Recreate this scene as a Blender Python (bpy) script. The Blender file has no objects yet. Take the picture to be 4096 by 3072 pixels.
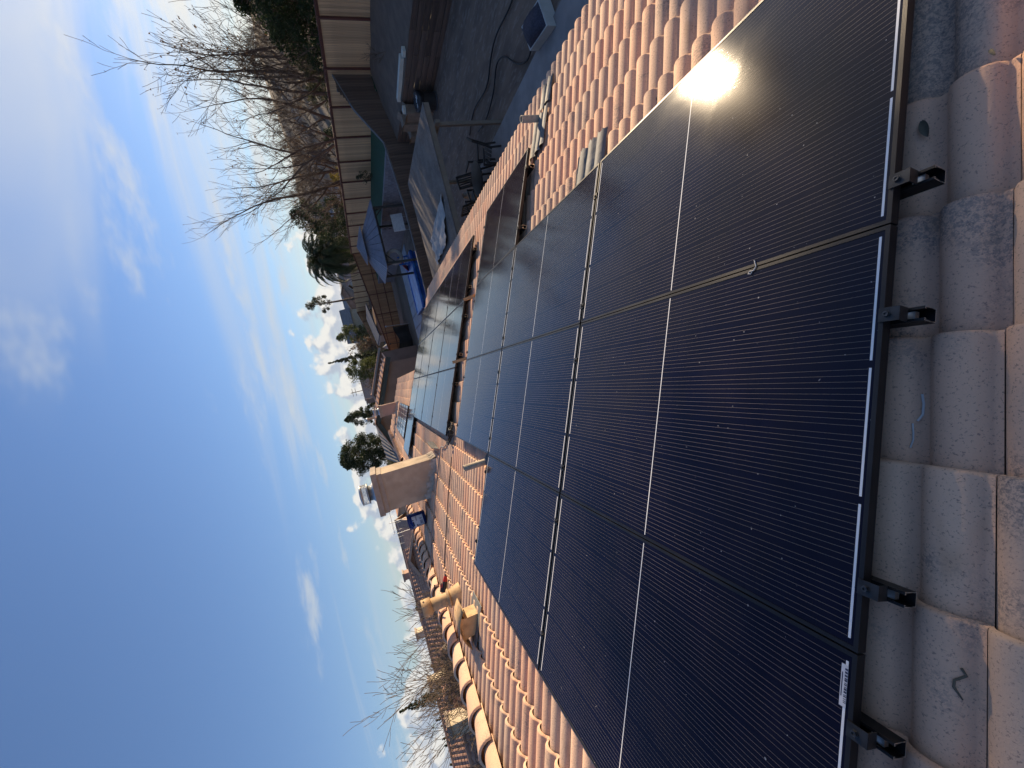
import bpy, bmesh, math, random
from mathutils import Vector, Matrix, noise as mnoise

random.seed(7)
S = bpy.context.scene
COL = S.collection
rad = math.radians

# ------------------------------------------------------------------ camera
CAM = Vector((-0.72741, 0.11879, 1.40551))
AX_R = Vector((-0.01562, -0.97143, -0.23683))     # picture's true "right" (image up: the phone was held sideways)
AX_D = Vector((-0.32020, 0.22924, -0.91919))      # true "down" (image right)
AX_F = Vector((0.94722, 0.06147, -0.31463))
FPX = 1669.54
cam_data = bpy.data.cameras.new('camera')
cam = bpy.data.objects.new('camera', cam_data)
COL.objects.link(cam)
cam.matrix_world = Matrix(((AX_D.x, AX_R.x, -AX_F.x, CAM.x),
                           (AX_D.y, AX_R.y, -AX_F.y, CAM.y),
                           (AX_D.z, AX_R.z, -AX_F.z, CAM.z), (0, 0, 0, 1)))
cam_data.sensor_width = 36.0
cam_data.lens = 36.0 * FPX / 4096.0
cam_data.clip_start = 0.02
cam_data.clip_end = 60000
S.camera = cam
S.render.engine = 'CYCLES'
S.cycles.max_bounces = 6
S.cycles.diffuse_bounces = 3
S.cycles.glossy_bounces = 3
S.cycles.transmission_bounces = 3
S.cycles.transparent_max_bounces = 4
S.cycles.caustics_reflective = False
S.cycles.caustics_refractive = False

# ------------------------------------------------------------------ light
SUN_EL, SUN_AZ = rad(11.4), rad(-52.65)
SUN_DIR = Vector((math.cos(SUN_EL) * math.cos(SUN_AZ), math.cos(SUN_EL) * math.sin(SUN_AZ), math.sin(SUN_EL)))
sl = bpy.data.lights.new('sun', 'SUN')
sl.energy = 3.4
sl.angle = rad(0.53)
sl.color = (1.0, 0.77, 0.50)
so = bpy.data.objects.new('sun', sl)
COL.objects.link(so)
so.rotation_euler = (-SUN_DIR).to_track_quat('-Z', 'Y').to_euler()
so.location = (10, -20, 20)

S.view_settings.view_transform = 'Standard'
S.view_settings.look = 'None'
S.view_settings.gamma = 1.0
S.view_settings.exposure = 1.38


class NT:
    """small node-tree helper"""
    def __init__(s, nt):
        s.nt = nt

    def n(s, t, **kw):
        nd = s.nt.nodes.new(t)
        for k, v in kw.items():
            setattr(nd, k, v)
        return nd

    def put(s, sock, v):
        if v is None:
            return
        if hasattr(v, 'is_linked') or hasattr(v, 'node'):
            s.nt.links.new(v, sock)
        else:
            try:
                sock.default_value = v
            except Exception:
                sock.default_value = (v[0], v[1], v[2], 1.0)

    def m(s, op, a, b=None, c=None, clamp=False):
        nd = s.n('ShaderNodeMath', operation=op, use_clamp=clamp)
        for i, v in enumerate((a, b, c)):
            if v is not None:
                s.put(nd.inputs[i], v)
        return nd.outputs[0]

    def v(s, op, a, b=None):
        nd = s.n('ShaderNodeVectorMath', operation=op)
        s.put(nd.inputs[0], a)
        if b is not None:
            s.put(nd.inputs[1], b)
        return nd.outputs['Value'] if op in ('DOT_PRODUCT', 'LENGTH') else nd.outputs[0]

    def mix(s, f, a, b):
        nd = s.n('ShaderNodeMix', data_type='RGBA')
        s.put(nd.inputs[0], f)
        for i, v in ((6, a), (7, b)):
            if isinstance(v, (tuple, list)) and len(v) == 3:
                v = (*v, 1)
            s.put(nd.inputs[i], v)
        return nd.outputs[2]

    def noise(s, vec, scale, detail=4, rough=0.55, dist=0.0, out='Fac', dims='3D'):
        nd = s.n('ShaderNodeTexNoise', noise_dimensions=dims)
        s.put(nd.inputs['Vector'], vec)
        nd.inputs['Scale'].default_value = scale
        nd.inputs['Detail'].default_value = detail
        nd.inputs['Roughness'].default_value = rough
        nd.inputs['Distortion'].default_value = dist
        return nd.outputs[out]

    def ramp(s, f, stops, interp='LINEAR'):
        nd = s.n('ShaderNodeValToRGB')
        cr = nd.color_ramp
        cr.interpolation = interp
        while len(cr.elements) < len(stops):
            cr.elements.new(0.5)
        for e, (p, c) in zip(cr.elements, stops):
            e.position = p
            e.color = (*c, 1) if len(c) == 3 else c
        s.put(nd.inputs[0], f)
        return nd.outputs[0]

    def sstep(s, x, a, b):
        nd = s.n('ShaderNodeMapRange', interpolation_type='SMOOTHSTEP')
        s.put(nd.inputs[0], x)
        nd.inputs[1].default_value = a
        nd.inputs[2].default_value = b
        nd.inputs[3].default_value = 0
        nd.inputs[4].default_value = 1
        return nd.outputs[0]

    def scalev(s, vec, sc):
        nd = s.n('ShaderNodeVectorMath', operation='MULTIPLY')
        s.put(nd.inputs[0], vec)
        nd.inputs[1].default_value = sc
        return nd.outputs[0]

    def comb(s, x, y, z):
        nd = s.n('ShaderNodeCombineXYZ')
        for i, v in enumerate((x, y, z)):
            s.put(nd.inputs[i], v)
        return nd.outputs[0]

    def sep(s, v):
        nd = s.n('ShaderNodeSeparateXYZ')
        s.put(nd.inputs[0], v)
        return nd.outputs


# ------------------------------------------------------------------ sky
OFF1, OFF2 = 2.6, 9.1
def build_world():
    w = bpy.data.worlds.new('World')
    S.world = w
    w.use_nodes = True
    nt = w.node_tree
    nt.nodes.clear()
    k = NT(nt)
    out = k.n('ShaderNodeOutputWorld')
    bg = k.n('ShaderNodeBackground')
    nt.links.new(bg.outputs[0], out.inputs[0])
    sky = k.n('ShaderNodeTexSky', sky_type='NISHITA')
    sky.sun_disc = False
    sky.sun_elevation = SUN_EL
    sky.sun_rotation = math.pi / 2 - SUN_AZ
    sky.altitude = 700
    sky.air_density = 1.0
    sky.dust_density = 0.15
    sky.ozone_density = 2.5
    d = k.v('NORMALIZE', k.n('ShaderNodeTexCoord').outputs['Generated'])
    x, y, z = k.sep(d)
    zc = k.m('MAXIMUM', z, 0.0)
    # ---- high thin cloud: noise on a flat layer overhead
    den = k.m('ADD', zc, 0.10)
    px, py = k.m('DIVIDE', x, den), k.m('DIVIDE', y, den)
    # streaks run roughly along the wind (rotate, stretch)
    ca, sa = math.cos(rad(97)), math.sin(rad(97))
    u = k.m('ADD', k.m('MULTIPLY', px, ca), k.m('MULTIPLY', py, sa))
    v = k.m('SUBTRACT', k.m('MULTIPLY', py, ca), k.m('MULTIPLY', px, sa))
    p1 = k.comb(k.m('MULTIPLY', u, 0.16), k.m('ADD', k.m('MULTIPLY', v, 0.62), OFF1), 0.0)
    n1 = k.noise(p1, 1.3, 5, 0.6, 0.5, dims='2D')
    p2 = k.comb(k.m('ADD', k.m('MULTIPLY', u, 0.85), OFF2), k.m('MULTIPLY', v, 1.1), 0.0)
    n2 = k.noise(p2, 1.0, 5, 0.64, 0.0, dims='2D')
    sd = k.v('DOT_PRODUCT', d, tuple(SUN_DIR))
    sdp = k.m('MAXIMUM', sd, 0.0)
    near = k.m('POWER', sdp, 4.0)
    low = k.m('POWER', k.m('SUBTRACT', 1.0, zc, clamp=True), 7.0)
    cov = k.m('ADD', k.m('MULTIPLY', near, 0.12), k.m('MULTIPLY', low, 0.085))
    c1 = k.m('ADD', n1, k.m('SUBTRACT', cov, 0.135))
    high = k.sstep(zc, 0.24, 0.46)
    c1 = k.m('SUBTRACT', c1, k.m('MULTIPLY', high, k.m('SUBTRACT', 0.12, k.m('MULTIPLY', near, 0.12))))
    veil = k.sstep(c1, 0.40, 0.74)
    c2 = k.m('ADD', n2, k.m('SUBTRACT', k.m('MULTIPLY', near, 0.14), 0.02))
    c2 = k.m('SUBTRACT', c2, k.m('MULTIPLY', high, k.m('SUBTRACT', 0.16, k.m('MULTIPLY', near, 0.16))))
    wisp = k.m('MULTIPLY', k.sstep(c2, 0.56, 0.78), 0.72)
    # ---- a vapour trail: a thin band along a great circle
    cn = Vector((-0.075, 0.19, -1.0)).normalized()
    tr = k.v('DOT_PRODUCT', d, tuple(cn))
    band = k.m('SUBTRACT', 1.0, k.sstep(k.m('ABSOLUTE', tr), 0.0005, 0.0048))
    band = k.m('MULTIPLY', band, k.m('MULTIPLY', k.sstep(y, 0.36, 0.50), 0.5))
    # ---- cumulus bank low over the horizon
    az = k.m('ARCTAN2', y, x)
    cp = k.comb(k.m('MULTIPLY', az, 17.0), k.m('MULTIPLY', z, 21.0), 0.0)
    nb = k.noise(cp, 1.0, 4, 0.5, 0.0, dims='2D')
    nbig = k.noise(k.comb(k.m('MULTIPLY', az, 3.4), 4.0, 0.0), 1.0, 1, 0.5, dims='2D')
    top = k.m('MULTIPLY', k.m('MAXIMUM', 0.012, k.m('SUBTRACT', k.m('MULTIPLY', nbig, 0.22), 0.038)), k.m('ADD', 0.3, k.m('MULTIPLY', k.sstep(az, -0.50, -0.26), 0.7)))
    hfac = k.m('DIVIDE', zc, top)
    cum = k.m('SUBTRACT', k.m('ADD', nb, 0.42), k.m('MULTIPLY', hfac, 0.46))
    cumm = k.sstep(cum, 0.42, 0.56)
    cps = k.comb(k.m('ADD', k.m('MULTIPLY', az, 17.0), -0.22), k.m('ADD', k.m('MULTIPLY', z, 21.0), 0.20), 0.0)
    nbs = k.noise(cps, 1.0, 3, 0.5, 0.0, dims='2D')
    rel = k.sstep(k.m('ADD', k.m('SUBTRACT', nb, nbs), k.m('MULTIPLY', k.m('SUBTRACT', hfac, 0.6), 0.07)), -0.10, 0.10)
    # ---- light of the clouds: bright near the sun
    glow = k.m('POWER', sdp, 9.0)
    glow2 = k.m('POWER', sdp, 70.0)
    lum = k.m('ADD', 3.0, k.m('ADD', k.m('MULTIPLY', glow, 0.9), k.m('MULTIPLY', glow2, 1.5)))
    ccol = k.mix(k.m('MULTIPLY', glow, 0.9, clamp=True), (0.87, 0.94, 1.0), (1.0, 0.95, 0.85))
    hi = k.v('SCALE', ccol)
    nt.links.new(lum, hi.node.inputs['Scale'])
    shade = k.mix(rel, (1.9, 2.2, 2.7), (3.9, 3.8, 3.6))
    base = sky.outputs[0]
    # pale humid air towards the horizon
    comp = k.m('DIVIDE', 1.10, k.m('ADD', 1.0, k.m('MULTIPLY', k.v('DOT_PRODUCT', base, (0.25, 0.6, 0.15)), 0.11)))
    base = k.v('MULTIPLY', base, k.comb(comp, comp, comp))
    base = k.v('MULTIPLY', base, (0.80, 0.80, 0.93))
    lowm = k.m('MULTIPLY', k.m('POWER', k.m('SUBTRACT', 1.0, zc, clamp=True), 18.0), 0.5)
    base = k.mix(lowm, base, (2.0, 2.65, 3.35))
    s1 = k.mix(k.m('MULTIPLY', veil, 0.92), base, hi)
    s2 = k.mix(wisp, s1, hi)
    s3 = k.mix(band, s2, hi)
    s4 = k.mix(k.m('MULTIPLY', cumm, 0.92), s3, shade)
    # below the horizon: plain ground tone
    s5 = k.mix(k.sstep(z, -0.06, -0.002), (0.9, 0.75, 0.6), s4)
    nt.links.new(s5, bg.inputs[0])
    bg.inputs[1].default_value = 0.088
    w.cycles.sampling_method = 'MANUAL'
    w.cycles.sample_map_resolution = 512


build_world()

# ------------------------------------------------------------------ geometry of the place
TH = rad(21.8)
CT, ST = math.cos(TH), math.sin(TH)
ZG = -4.3


def ray(x, y):
    return (AX_R * ((1536 - y) / FPX) + AX_D * ((x - 2048) / FPX) + AX_F)


def on_z(x, y, z):
    d = ray(x, y)
    return CAM + d * ((z - CAM.z) / d.z)


def on_x(x, y, X):
    d = ray(x, y)
    return CAM + d * ((X - CAM.x) / d.x)


def on_y(x, y, Y):
    d = ray(x, y)
    return CAM + d * ((Y - CAM.y) / d.y)


def at_range(x, y, r):
    d = ray(x, y)
    return CAM + d * (r / math.hypot(d.x, d.y))


def polar(az, r, z):
    return Vector((CAM.x + r * math.cos(rad(az)), CAM.y + r * math.sin(rad(az)), z))


def el_z(el, r):
    return CAM.z + r * math.tan(rad(el))


def W(a, q, h=0.0):
    """roof frame (along ridge, up the slope, off the slope) -> world"""
    return Vector((a, q * CT - h * ST, q * ST + h * CT))


def on_roof(x, y, h):
    n = Vector((0, -ST, CT))
    d = ray(x, y)
    p = CAM + d * ((h - n.dot(CAM)) / n.dot(d))
    return p.x, p.y * CT + p.z * ST


def zoom(x0, y0, w):
    s = w / 2212.0
    return lambda x, y: (x0 + x * s, y0 + y * s)


VA, VB = zoom(600, 0, 1024), zoom(1400, 0, 1024)
VD, VE = zoom(1000, 600, 800), zoom(1200, 1100, 800)
VF, VH, VT = zoom(1300, 750, 500), zoom(1350, 1100, 350), zoom(1640, 380, 500)
V5, V6 = zoom(1300, 1600, 800), zoom(1400, 2100, 800)
VL = zoom(1400, 2500, 762)
VN1, VN2 = zoom(1420, 1420, 300), zoom(1420, 1600, 300)

# ------------------------------------------------------------------ mesh helpers
class MB:
    def __init__(s):
        s.v, s.f, s.mi, s.sm = [], [], [], []
        s.cur = 0
        s.smooth = False

    def add(s, vs, fs, smooth=None):
        o = len(s.v)
        s.v += [tuple(p) for p in vs]
        sm = s.smooth if smooth is None else smooth
        for f in fs:
            s.f.append(tuple(i + o for i in f))
            s.mi.append(s.cur)
            s.sm.append(sm)
        return s

    def box(s, c, size, M=None, taper=1.0):
        hx, hy, hz = size[0] / 2, size[1] / 2, size[2] / 2
        vs = []
        for dz in (-1, 1):
            t = taper if dz > 0 else 1.0
            for dx, dy in ((-1, -1), (1, -1), (1, 1), (-1, 1)):
                p = Vector((dx * hx * t, dy * hy * t, dz * hz))
                if M is not None:
                    p = M @ p
                vs.append(Vector(c) + p)
        return s.add(vs, [(3, 2, 1, 0), (4, 5, 6, 7), (0, 1, 5, 4), (1, 2, 6, 5), (2, 3, 7, 6), (3, 0, 4, 7)], False)

    def bar(s, p0, p1, w, h, up=Vector((0, 0, 1))):
        p0, p1 = Vector(p0), Vector(p1)
        d = (p1 - p0).normalized()
        if abs(d.dot(up)) > 0.98:
            up = Vector((1, 0, 0))
        sx = d.cross(up).normalized()
        sz = sx.cross(d).normalized()
        vs = []
        for p in (p0, p1):
            for a, b in ((-1, -1), (1, -1), (1, 1), (-1, 1)):
                vs.append(p + sx * (a * w / 2) + sz * (b * h / 2))
        return s.add(vs, [(3, 2, 1, 0), (4, 5, 6, 7), (0, 1, 5, 4), (1, 2, 6, 5), (2, 3, 7, 6), (3, 0, 4, 7)], False)

    def tube(s, pts, rs, n=8, caps=True, smooth=True):
        pts = [Vector(p) for p in pts]
        if not isinstance(rs, (list, tuple)):
            rs = [rs] * len(pts)
        vs, fs = [], []
        u = None
        for i, p in enumerate(pts):
            a = pts[max(i - 1, 0)]
            b = pts[min(i + 1, len(pts) - 1)]
            d = (b - a)
            d = d.normalized() if d.length > 1e-9 else Vector((0, 0, 1))
            if u is None:
                u = d.orthogonal().normalized()
            else:
                u = (u - d * u.dot(d))
                u = u.normalized() if u.length > 1e-6 else d.orthogonal().normalized()
            w = d.cross(u)
            for j in range(n):
                t = 2 * math.pi * j / n
                vs.append(p + (u * math.cos(t) + w * math.sin(t)) * rs[i])
        for i in range(len(pts) - 1):
            for j in range(n):
                k2 = (j + 1) % n
                fs.append((i * n + j, i * n + k2, (i + 1) * n + k2, (i + 1) * n + j))
        s.add(vs, fs, smooth)
        if caps:
            o = len(pts)
            s.add([vs[j] for j in range(n)], [tuple(reversed(range(n)))], False)
            s.add([vs[(o - 1) * n + j] for j in range(n)], [tuple(range(n))], False)
        return s

    def lathe(s, c, prof, n=20, smooth=True, axis=None):
        """prof: list of (r, z) from bottom to top around vertical axis at c"""
        c = Vector(c)
        Mx = Matrix.Identity(3) if axis is None else axis
        vs, fs = [], []
        for r, z in prof:
            for j in range(n):
                t = 2 * math.pi * j / n
                vs.append(c + Mx @ Vector((r * math.cos(t), r * math.sin(t), z)))
        for i in range(len(prof) - 1):
            for j in range(n):
                k2 = (j + 1) % n
                fs.append((i * n + j, i * n + k2, (i + 1) * n + k2, (i + 1) * n + j))
        return s.add(vs, fs, smooth)

    def prism(s, poly, vec):
        """poly: 3-D polygon, swept along vec"""
        n = len(poly)
        vec = Vector(vec)
        vs = [Vector(p) for p in poly] + [Vector(p) + vec for p in poly]
        fs = [tuple(reversed(range(n))), tuple(range(n, 2 * n))]
        for i in range(n):
            j = (i + 1) % n
            fs.append((i, j, n + j, n + i))
        return s.add(vs, fs, False)

    def quad(s, a, b, c, d):
        return s.add([a, b, c, d], [(0, 1, 2, 3)], False)

    def mesh(s, name, mats, org=(0, 0, 0)):
        me = bpy.data.meshes.new(name)
        ox, oy, oz = org
        me.from_pydata([(p[0] - ox, p[1] - oy, p[2] - oz) for p in s.v], [], s.f)
        if not isinstance(mats, (list, tuple)):
            mats = [mats]
        for mt in mats:
            me.materials.append(mt)
        if len(mats) > 1:
            me.polygons.foreach_set('material_index', s.mi)
        me.polygons.foreach_set('use_smooth', s.sm)
        me.update()
        return me

    def build(s, name, mats, parent=None, org=None):
        """verts are in world space; the object sits at its parent's origin (or at org)"""
        if org is None:
            org = wloc(parent) if parent is not None else Vector((0, 0, 0))
        o = bpy.data.objects.new(name, s.mesh(name, mats, org))
        COL.objects.link(o)
        if parent is not None:
            o.parent = parent
            o.location = Vector(org) - wloc(parent)
        else:
            o.location = org
        return o


def wloc(o):
    p = Vector((0, 0, 0))
    while o is not None:
        p += Vector(o.location)
        o = o.parent
    return p


def tag(o, label=None, cat=None, group=None, kind=None):
    if label:
        o['label'] = label
    if cat:
        o['category'] = cat
    if group:
        o['group'] = group
    if kind:
        o['kind'] = kind
    return o


def thing(name, loc, label, cat, group=None, rot=None):
    o = bpy.data.objects.new(name, None)
    o.empty_display_size = 0.1
    COL.objects.link(o)
    o.location = loc
    if rot:
        o.rotation_euler = rot
    return tag(o, label, cat, group)


def link_copy(src, parent=None, name=None):
    c = src.copy()
    if name:
        c.name = name
    COL.objects.link(c)
    c.parent = parent
    return c


def copy_tree(src, parent=None):
    c = link_copy(src, parent)
    for ch in list(src.children):
        copy_tree(ch, c)
    return c


# ------------------------------------------------------------------ materials
def new_mat(name):
    m = bpy.data.materials.new(name)
    m.use_nodes = True
    nt = m.node_tree
    b = nt.nodes['Principled BSDF']
    return m, NT(nt), b


def pm(name, c1, c2=None, scale=6.0, rough=0.8, metal=0.0, bump=0.0, bscale=60.0, stretch=(1, 1, 1),
       lo=0.35, hi=0.65, detail=5, rnd=0.0, spec=0.4, coord='Object', c3=None, scale3=40.0, amt3=0.5):
    m, k, b = new_mat(name)
    tc = k.n('ShaderNodeTexCoord').outputs[coord] if coord != 'World' else k.n('ShaderNodeNewGeometry').outputs['Position']
    vec = k.scalev(tc, stretch)
    col = (*c1, 1)
    if c2 is not None:
        f = k.sstep(k.noise(vec, scale, detail), lo, hi)
        col = k.mix(f, c1, c2)
    if c3 is not None:
        f = k.sstep(k.noise(vec, scale3, 3), 0.52, 0.66)
        col = k.mix(k.m('MULTIPLY', f, amt3), col, c3)
    if rnd > 0:
        r = k.n('ShaderNodeObjectInfo').outputs['Random']
        g = k.m('ADD', 1 - rnd, k.m('MULTIPLY', r, 2 * rnd))
        hsv = k.n('ShaderNodeHueSaturation')
        k.put(hsv.inputs['Value'], g)
        k.put(hsv.inputs['Color'], col)
        col = hsv.outputs[0]
    k.put(b.inputs['Base Color'], col)
    b.inputs['Roughness'].default_value = rough
    b.inputs['Metallic'].default_value = metal
    b.inputs['Specular IOR Level'].default_value = spec
    if bump > 0:
        bn = k.n('ShaderNodeBump')
        bn.inputs['Strength'].default_value = bump
        bn.inputs['Distance'].default_value = 0.01
        k.put(bn.inputs['Height'], k.noise(vec, bscale, 4))
        k.put(b.inputs['Normal'], bn.outputs[0])
    return m


def tile_material():
    """concrete roof tile: salmon, tan and charcoal blends that change from tile to tile"""
    m, k, b = new_mat('concrete_roof_tile')
    pos = k.n('ShaderNodeNewGeometry').outputs['Position']
    tone = k.n('ShaderNodeAttribute', attribute_name='tone').outputs['Fac']
    base = k.ramp(tone, [(0.0, (0.70, 0.47, 0.33)), (0.25, (0.68, 0.42, 0.285)), (0.45, (0.66, 0.385, 0.26)),
                         (0.62, (0.62, 0.415, 0.295)), (0.8, (0.55, 0.37, 0.27)), (1.0, (0.59, 0.415, 0.305))])
    # dark flashing sprayed over part of a tile
    n1 = k.noise(k.scalev(pos, (1.0, 1.0, 1.0)), 4.2, 3, 0.5)
    t2 = k.m('FRACT', k.m('MULTIPLY', tone, 7.31))
    fl = k.sstep(k.m('ADD', n1, k.m('MULTIPLY', t2, 0.36)), 0.72, 0.92)
    sp = k.m('ADD', k.m('MULTIPLY', k.noise(pos, 75.0, 3, 0.6), 0.55), k.m('MULTIPLY', k.noise(pos, 230.0, 2, 0.6), 0.45))
    sp2 = k.noise(pos, 150.0, 3, 0.65)
    spray = k.m('MULTIPLY', fl, k.sstep(sp, 0.43, 0.57))
    c = k.mix(k.m('MULTIPLY', spray, 0.72), base, (0.19, 0.17, 0.16))
    # fine dark specks everywhere, pale sand grains
    c = k.mix(k.m('MULTIPLY', k.sstep(sp2, 0.57, 0.67), 0.62), c, (0.13, 0.10, 0.095))
    n3 = k.noise(pos, 1.3, 2)
    c = k.mix(k.m('MULTIPLY', k.sstep(n3, 0.5, 0.75), 0.35), c, (0.50, 0.38, 0.29))
    # rusty and grimy runs
    n4 = k.noise(k.scalev(pos, (1.0, 0.35, 0.35)), 9.0, 2)
    c = k.mix(k.m('MULTIPLY', k.sstep(n4, 0.62, 0.78), 0.35), c, (0.33, 0.19, 0.10))
    k.put(b.inputs['Base Color'], c)
    b.inputs['Roughness'].default_value = 0.92
    b.inputs['Specular IOR Level'].default_value = 0.3
    bn = k.n('ShaderNodeBump')
    bn.inputs['Strength'].default_value = 0.55
    bn.inputs['Distance'].default_value = 0.004
    hsum = k.noise(pos, 90.0, 4, 0.65)
    k.put(bn.inputs['Height'], hsum)
    k.put(b.inputs['Normal'], bn.outputs[0])
    return m


def glass_material():
    """solar module face: dark blue cells, ten ribbon wires a cell, bright bus ribbons at the ends and the middle"""
    m, k, b = new_mat('solar_glass')
    tc = k.n('ShaderNodeTexCoord').outputs['Object']
    x, y, z = k.sep(tc)
    u = k.m('DIVIDE', k.m('SUBTRACT', y, 0.0165), 0.1835)
    fu = k.m('FRACT', u)
    v = k.m('MULTIPLY', k.m('SUBTRACT', fu, 0.5), 10.5)
    dv = k.m('ABSOLUTE', k.m('SUBTRACT', k.m('FRACT', v), 0.5))
    inx = k.m('LESS_THAN', k.m('ABSOLUTE', k.m('SUBTRACT', x, 0.881)), 0.853)
    iny = k.m('LESS_THAN', k.m('ABSOLUTE', k.m('SUBTRACT', y, 0.567)), 0.5505)
    wire = k.m('MULTIPLY', k.m('LESS_THAN', dv, 0.030), k.m('LESS_THAN', k.m('ABSOLUTE', v), 5.0))
    wire = k.m('MULTIPLY', k.m('MULTIPLY', wire, inx), iny)
    # half-cell joints break the wires
    xc = k.m('DIVIDE', k.m('SUBTRACT', x, 0.026), 0.0950)
    gapx = k.m('LESS_THAN', k.m('ABSOLUTE', k.m('SUBTRACT', k.m('FRACT', xc), 0.5)), 0.487)
    wire = k.m('MULTIPLY', wire, k.m('ADD', 0.6, k.m('MULTIPLY', gapx, 0.4)))
    # bus ribbons
    pr = k.m('FRACT', k.m('MULTIPLY', u, 0.5))
    seg = k.m('LESS_THAN', k.m('ABSOLUTE', k.m('SUBTRACT', pr, 0.5)), 0.472)
    e1 = k.m('LESS_THAN', k.m('ABSOLUTE', k.m('SUBTRACT', k.m('ABSOLUTE', k.m('SUBTRACT', x, 0.881)), 0.858)), 0.0032)
    e2 = k.m('LESS_THAN', k.m('ABSOLUTE', k.m('SUBTRACT', x, 0.881)), 0.0024)
    rib = k.m('MULTIPLY', k.m('MULTIPLY', k.m('ADD', k.m('MULTIPLY', e1, seg), e2, clamp=True), iny), 1.0)
    cell = k.mix(k.noise(k.scalev(tc, (10.5, 5.4, 1)), 1.0, 0, out='Fac'), (0.0022, 0.0017, 0.0095), (0.0036, 0.0028, 0.016))
    c = k.mix(k.m('MULTIPLY', wire, 0.9), cell, (0.18, 0.152, 0.13))
    c = k.mix(rib, c, (0.74, 0.76, 0.78))
    # dust film, drying marks, specks
    geo = k.n('ShaderNodeNewGeometry').outputs['Position']
    rnd = k.n('ShaderNodeObjectInfo').outputs['Random']
    film = k.sstep(k.noise(geo, 2.1, 4, 0.62, 0.5), 0.40, 0.62)
    c = k.mix(k.m('MULTIPLY', film, 0.007), c, (0.42, 0.36, 0.30))
    specks = k.sstep(k.noise(geo, 75.0, 1, 0.5), 0.79, 0.82)
    c = k.mix(k.m('MULTIPLY', specks, 0.55), c, (0.55, 0.54, 0.52))
    k.put(b.inputs['Base Color'], c)
    r = k.m('ADD', 0.032, k.m('MULTIPLY', film, 0.045))
    k.put(b.inputs['Roughness'], r)
    b.inputs['IOR'].default_value = 1.28
    b.inputs['Specular IOR Level'].default_value = 0.5
    b.inputs['Coat Weight'].default_value = 0.06
    b.inputs['Coat Roughness'].default_value = 0.17
    bn = k.n('ShaderNodeBump')
    bn.inputs['Strength'].default_value = 0.15
    bn.inputs['Distance'].default_value = 0.0005
    k.put(bn.inputs['Height'], k.noise(tc, 420.0, 2, 0.6))
    k.put(b.inputs['Normal'], bn.outputs[0])
    return m


def old_glass_material():
    m, k, b = new_mat('old_solar_glass')
    x, y, z = k.sep(k.n('ShaderNodeTexCoord').outputs['Object'])
    lx = k.m('LESS_THAN', k.m('ABSOLUTE', k.m('SUBTRACT', k.m('FRACT', k.m('DIVIDE', x, 0.1725)), 0.5)), 0.455)
    ly = k.m('LESS_THAN', k.m('ABSOLUTE', k.m('SUBTRACT', k.m('FRACT', k.m('DIVIDE', y, 0.1805)), 0.5)), 0.455)
    c = k.mix(k.m('MULTIPLY', lx, ly), (0.72, 0.72, 0.70), (0.012, 0.016, 0.04))
    k.put(b.inputs['Base Color'], c)
    b.inputs['Roughness'].default_value = 0.12
    return m


M = {}
M['tile'] = tile_material()
M['glass'] = glass_material()
M['old_glass'] = old_glass_material()
M['frame'] = pm('black_anodised', (0.022, 0.022, 0.024), (0.035, 0.034, 0.034), 3, 0.38, 0.55, bump=0.05, bscale=300)
M['rail'] = pm('black_rail', (0.012, 0.012, 0.013), (0.02, 0.02, 0.02), 20, 0.42, 0.5)
M['clamp'] = pm('clamp_steel', (0.05, 0.052, 0.055), (0.035, 0.035, 0.036), 30, 0.45, 0.6)
M['bolt'] = pm('bolt_steel', (0.10, 0.10, 0.10), (0.05, 0.05, 0.05), 90, 0.4, 0.8)
M['cut'] = pm('cut_aluminium', (0.62, 0.60, 0.56), (0.45, 0.44, 0.42), 40, 0.35, 0.9)
M['underlay'] = pm('roof_underlay', (0.10, 0.075, 0.06), (0.07, 0.055, 0.045), 5, 0.95)
M['stucco'] = pm('tan_stucco', (0.46, 0.375, 0.29), (0.39, 0.315, 0.24), 5, 0.92, bump=0.6, bscale=120, coord='World', c3=(0.31, 0.235, 0.17), scale3=2.2, amt3=0.35)
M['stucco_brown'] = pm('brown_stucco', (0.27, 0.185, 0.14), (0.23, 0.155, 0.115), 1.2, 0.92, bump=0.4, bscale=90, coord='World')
M['stucco_pink'] = pm('pinkish_stucco', (0.40, 0.28, 0.23), (0.35, 0.24, 0.19), 2, 0.92, bump=0.4, bscale=90, coord='World')
M['trim'] = pm('cap_trim', (0.36, 0.30, 0.255), (0.30, 0.25, 0.21), 9, 0.85, bump=0.3, bscale=90, coord='World')
M['galv'] = pm('galvanised_steel', (0.52, 0.54, 0.55), (0.40, 0.42, 0.44), 9, 0.40, 0.85, bump=0.08, bscale=40)
M['lead'] = pm('grey_flashing', (0.17, 0.175, 0.18), (0.125, 0.13, 0.135), 7, 0.7, 0.1, bump=0.25, bscale=24)
M['mortar'] = pm('pale_mortar', (0.50, 0.45, 0.39), (0.38, 0.33, 0.28), 14, 0.95, bump=0.6, bscale=70)
M['tanpaint'] = pm('peeling_tan_paint', (0.52, 0.36, 0.20), (0.44, 0.29, 0.15), 11, 0.7, bump=0.3, bscale=40, c3=(0.20, 0.15, 0.10), scale3=9, amt3=0.5)
M['greypaint'] = pm('weathered_pipe_paint', (0.46, 0.38, 0.28), (0.36, 0.29, 0.21), 9, 0.7, bump=0.3, bscale=40, c3=(0.16, 0.13, 0.10), scale3=12, amt3=0.5)
M['dark'] = pm('inside_shade_black', (0.01, 0.009, 0.008), rough=0.9)  # near black that stands in for shade inside the vent pipes
M['cable'] = pm('black_cable', (0.012, 0.012, 0.013), rough=0.5)
M['conduit'] = pm('grey_cable', (0.20, 0.20, 0.21), rough=0.5)
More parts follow.
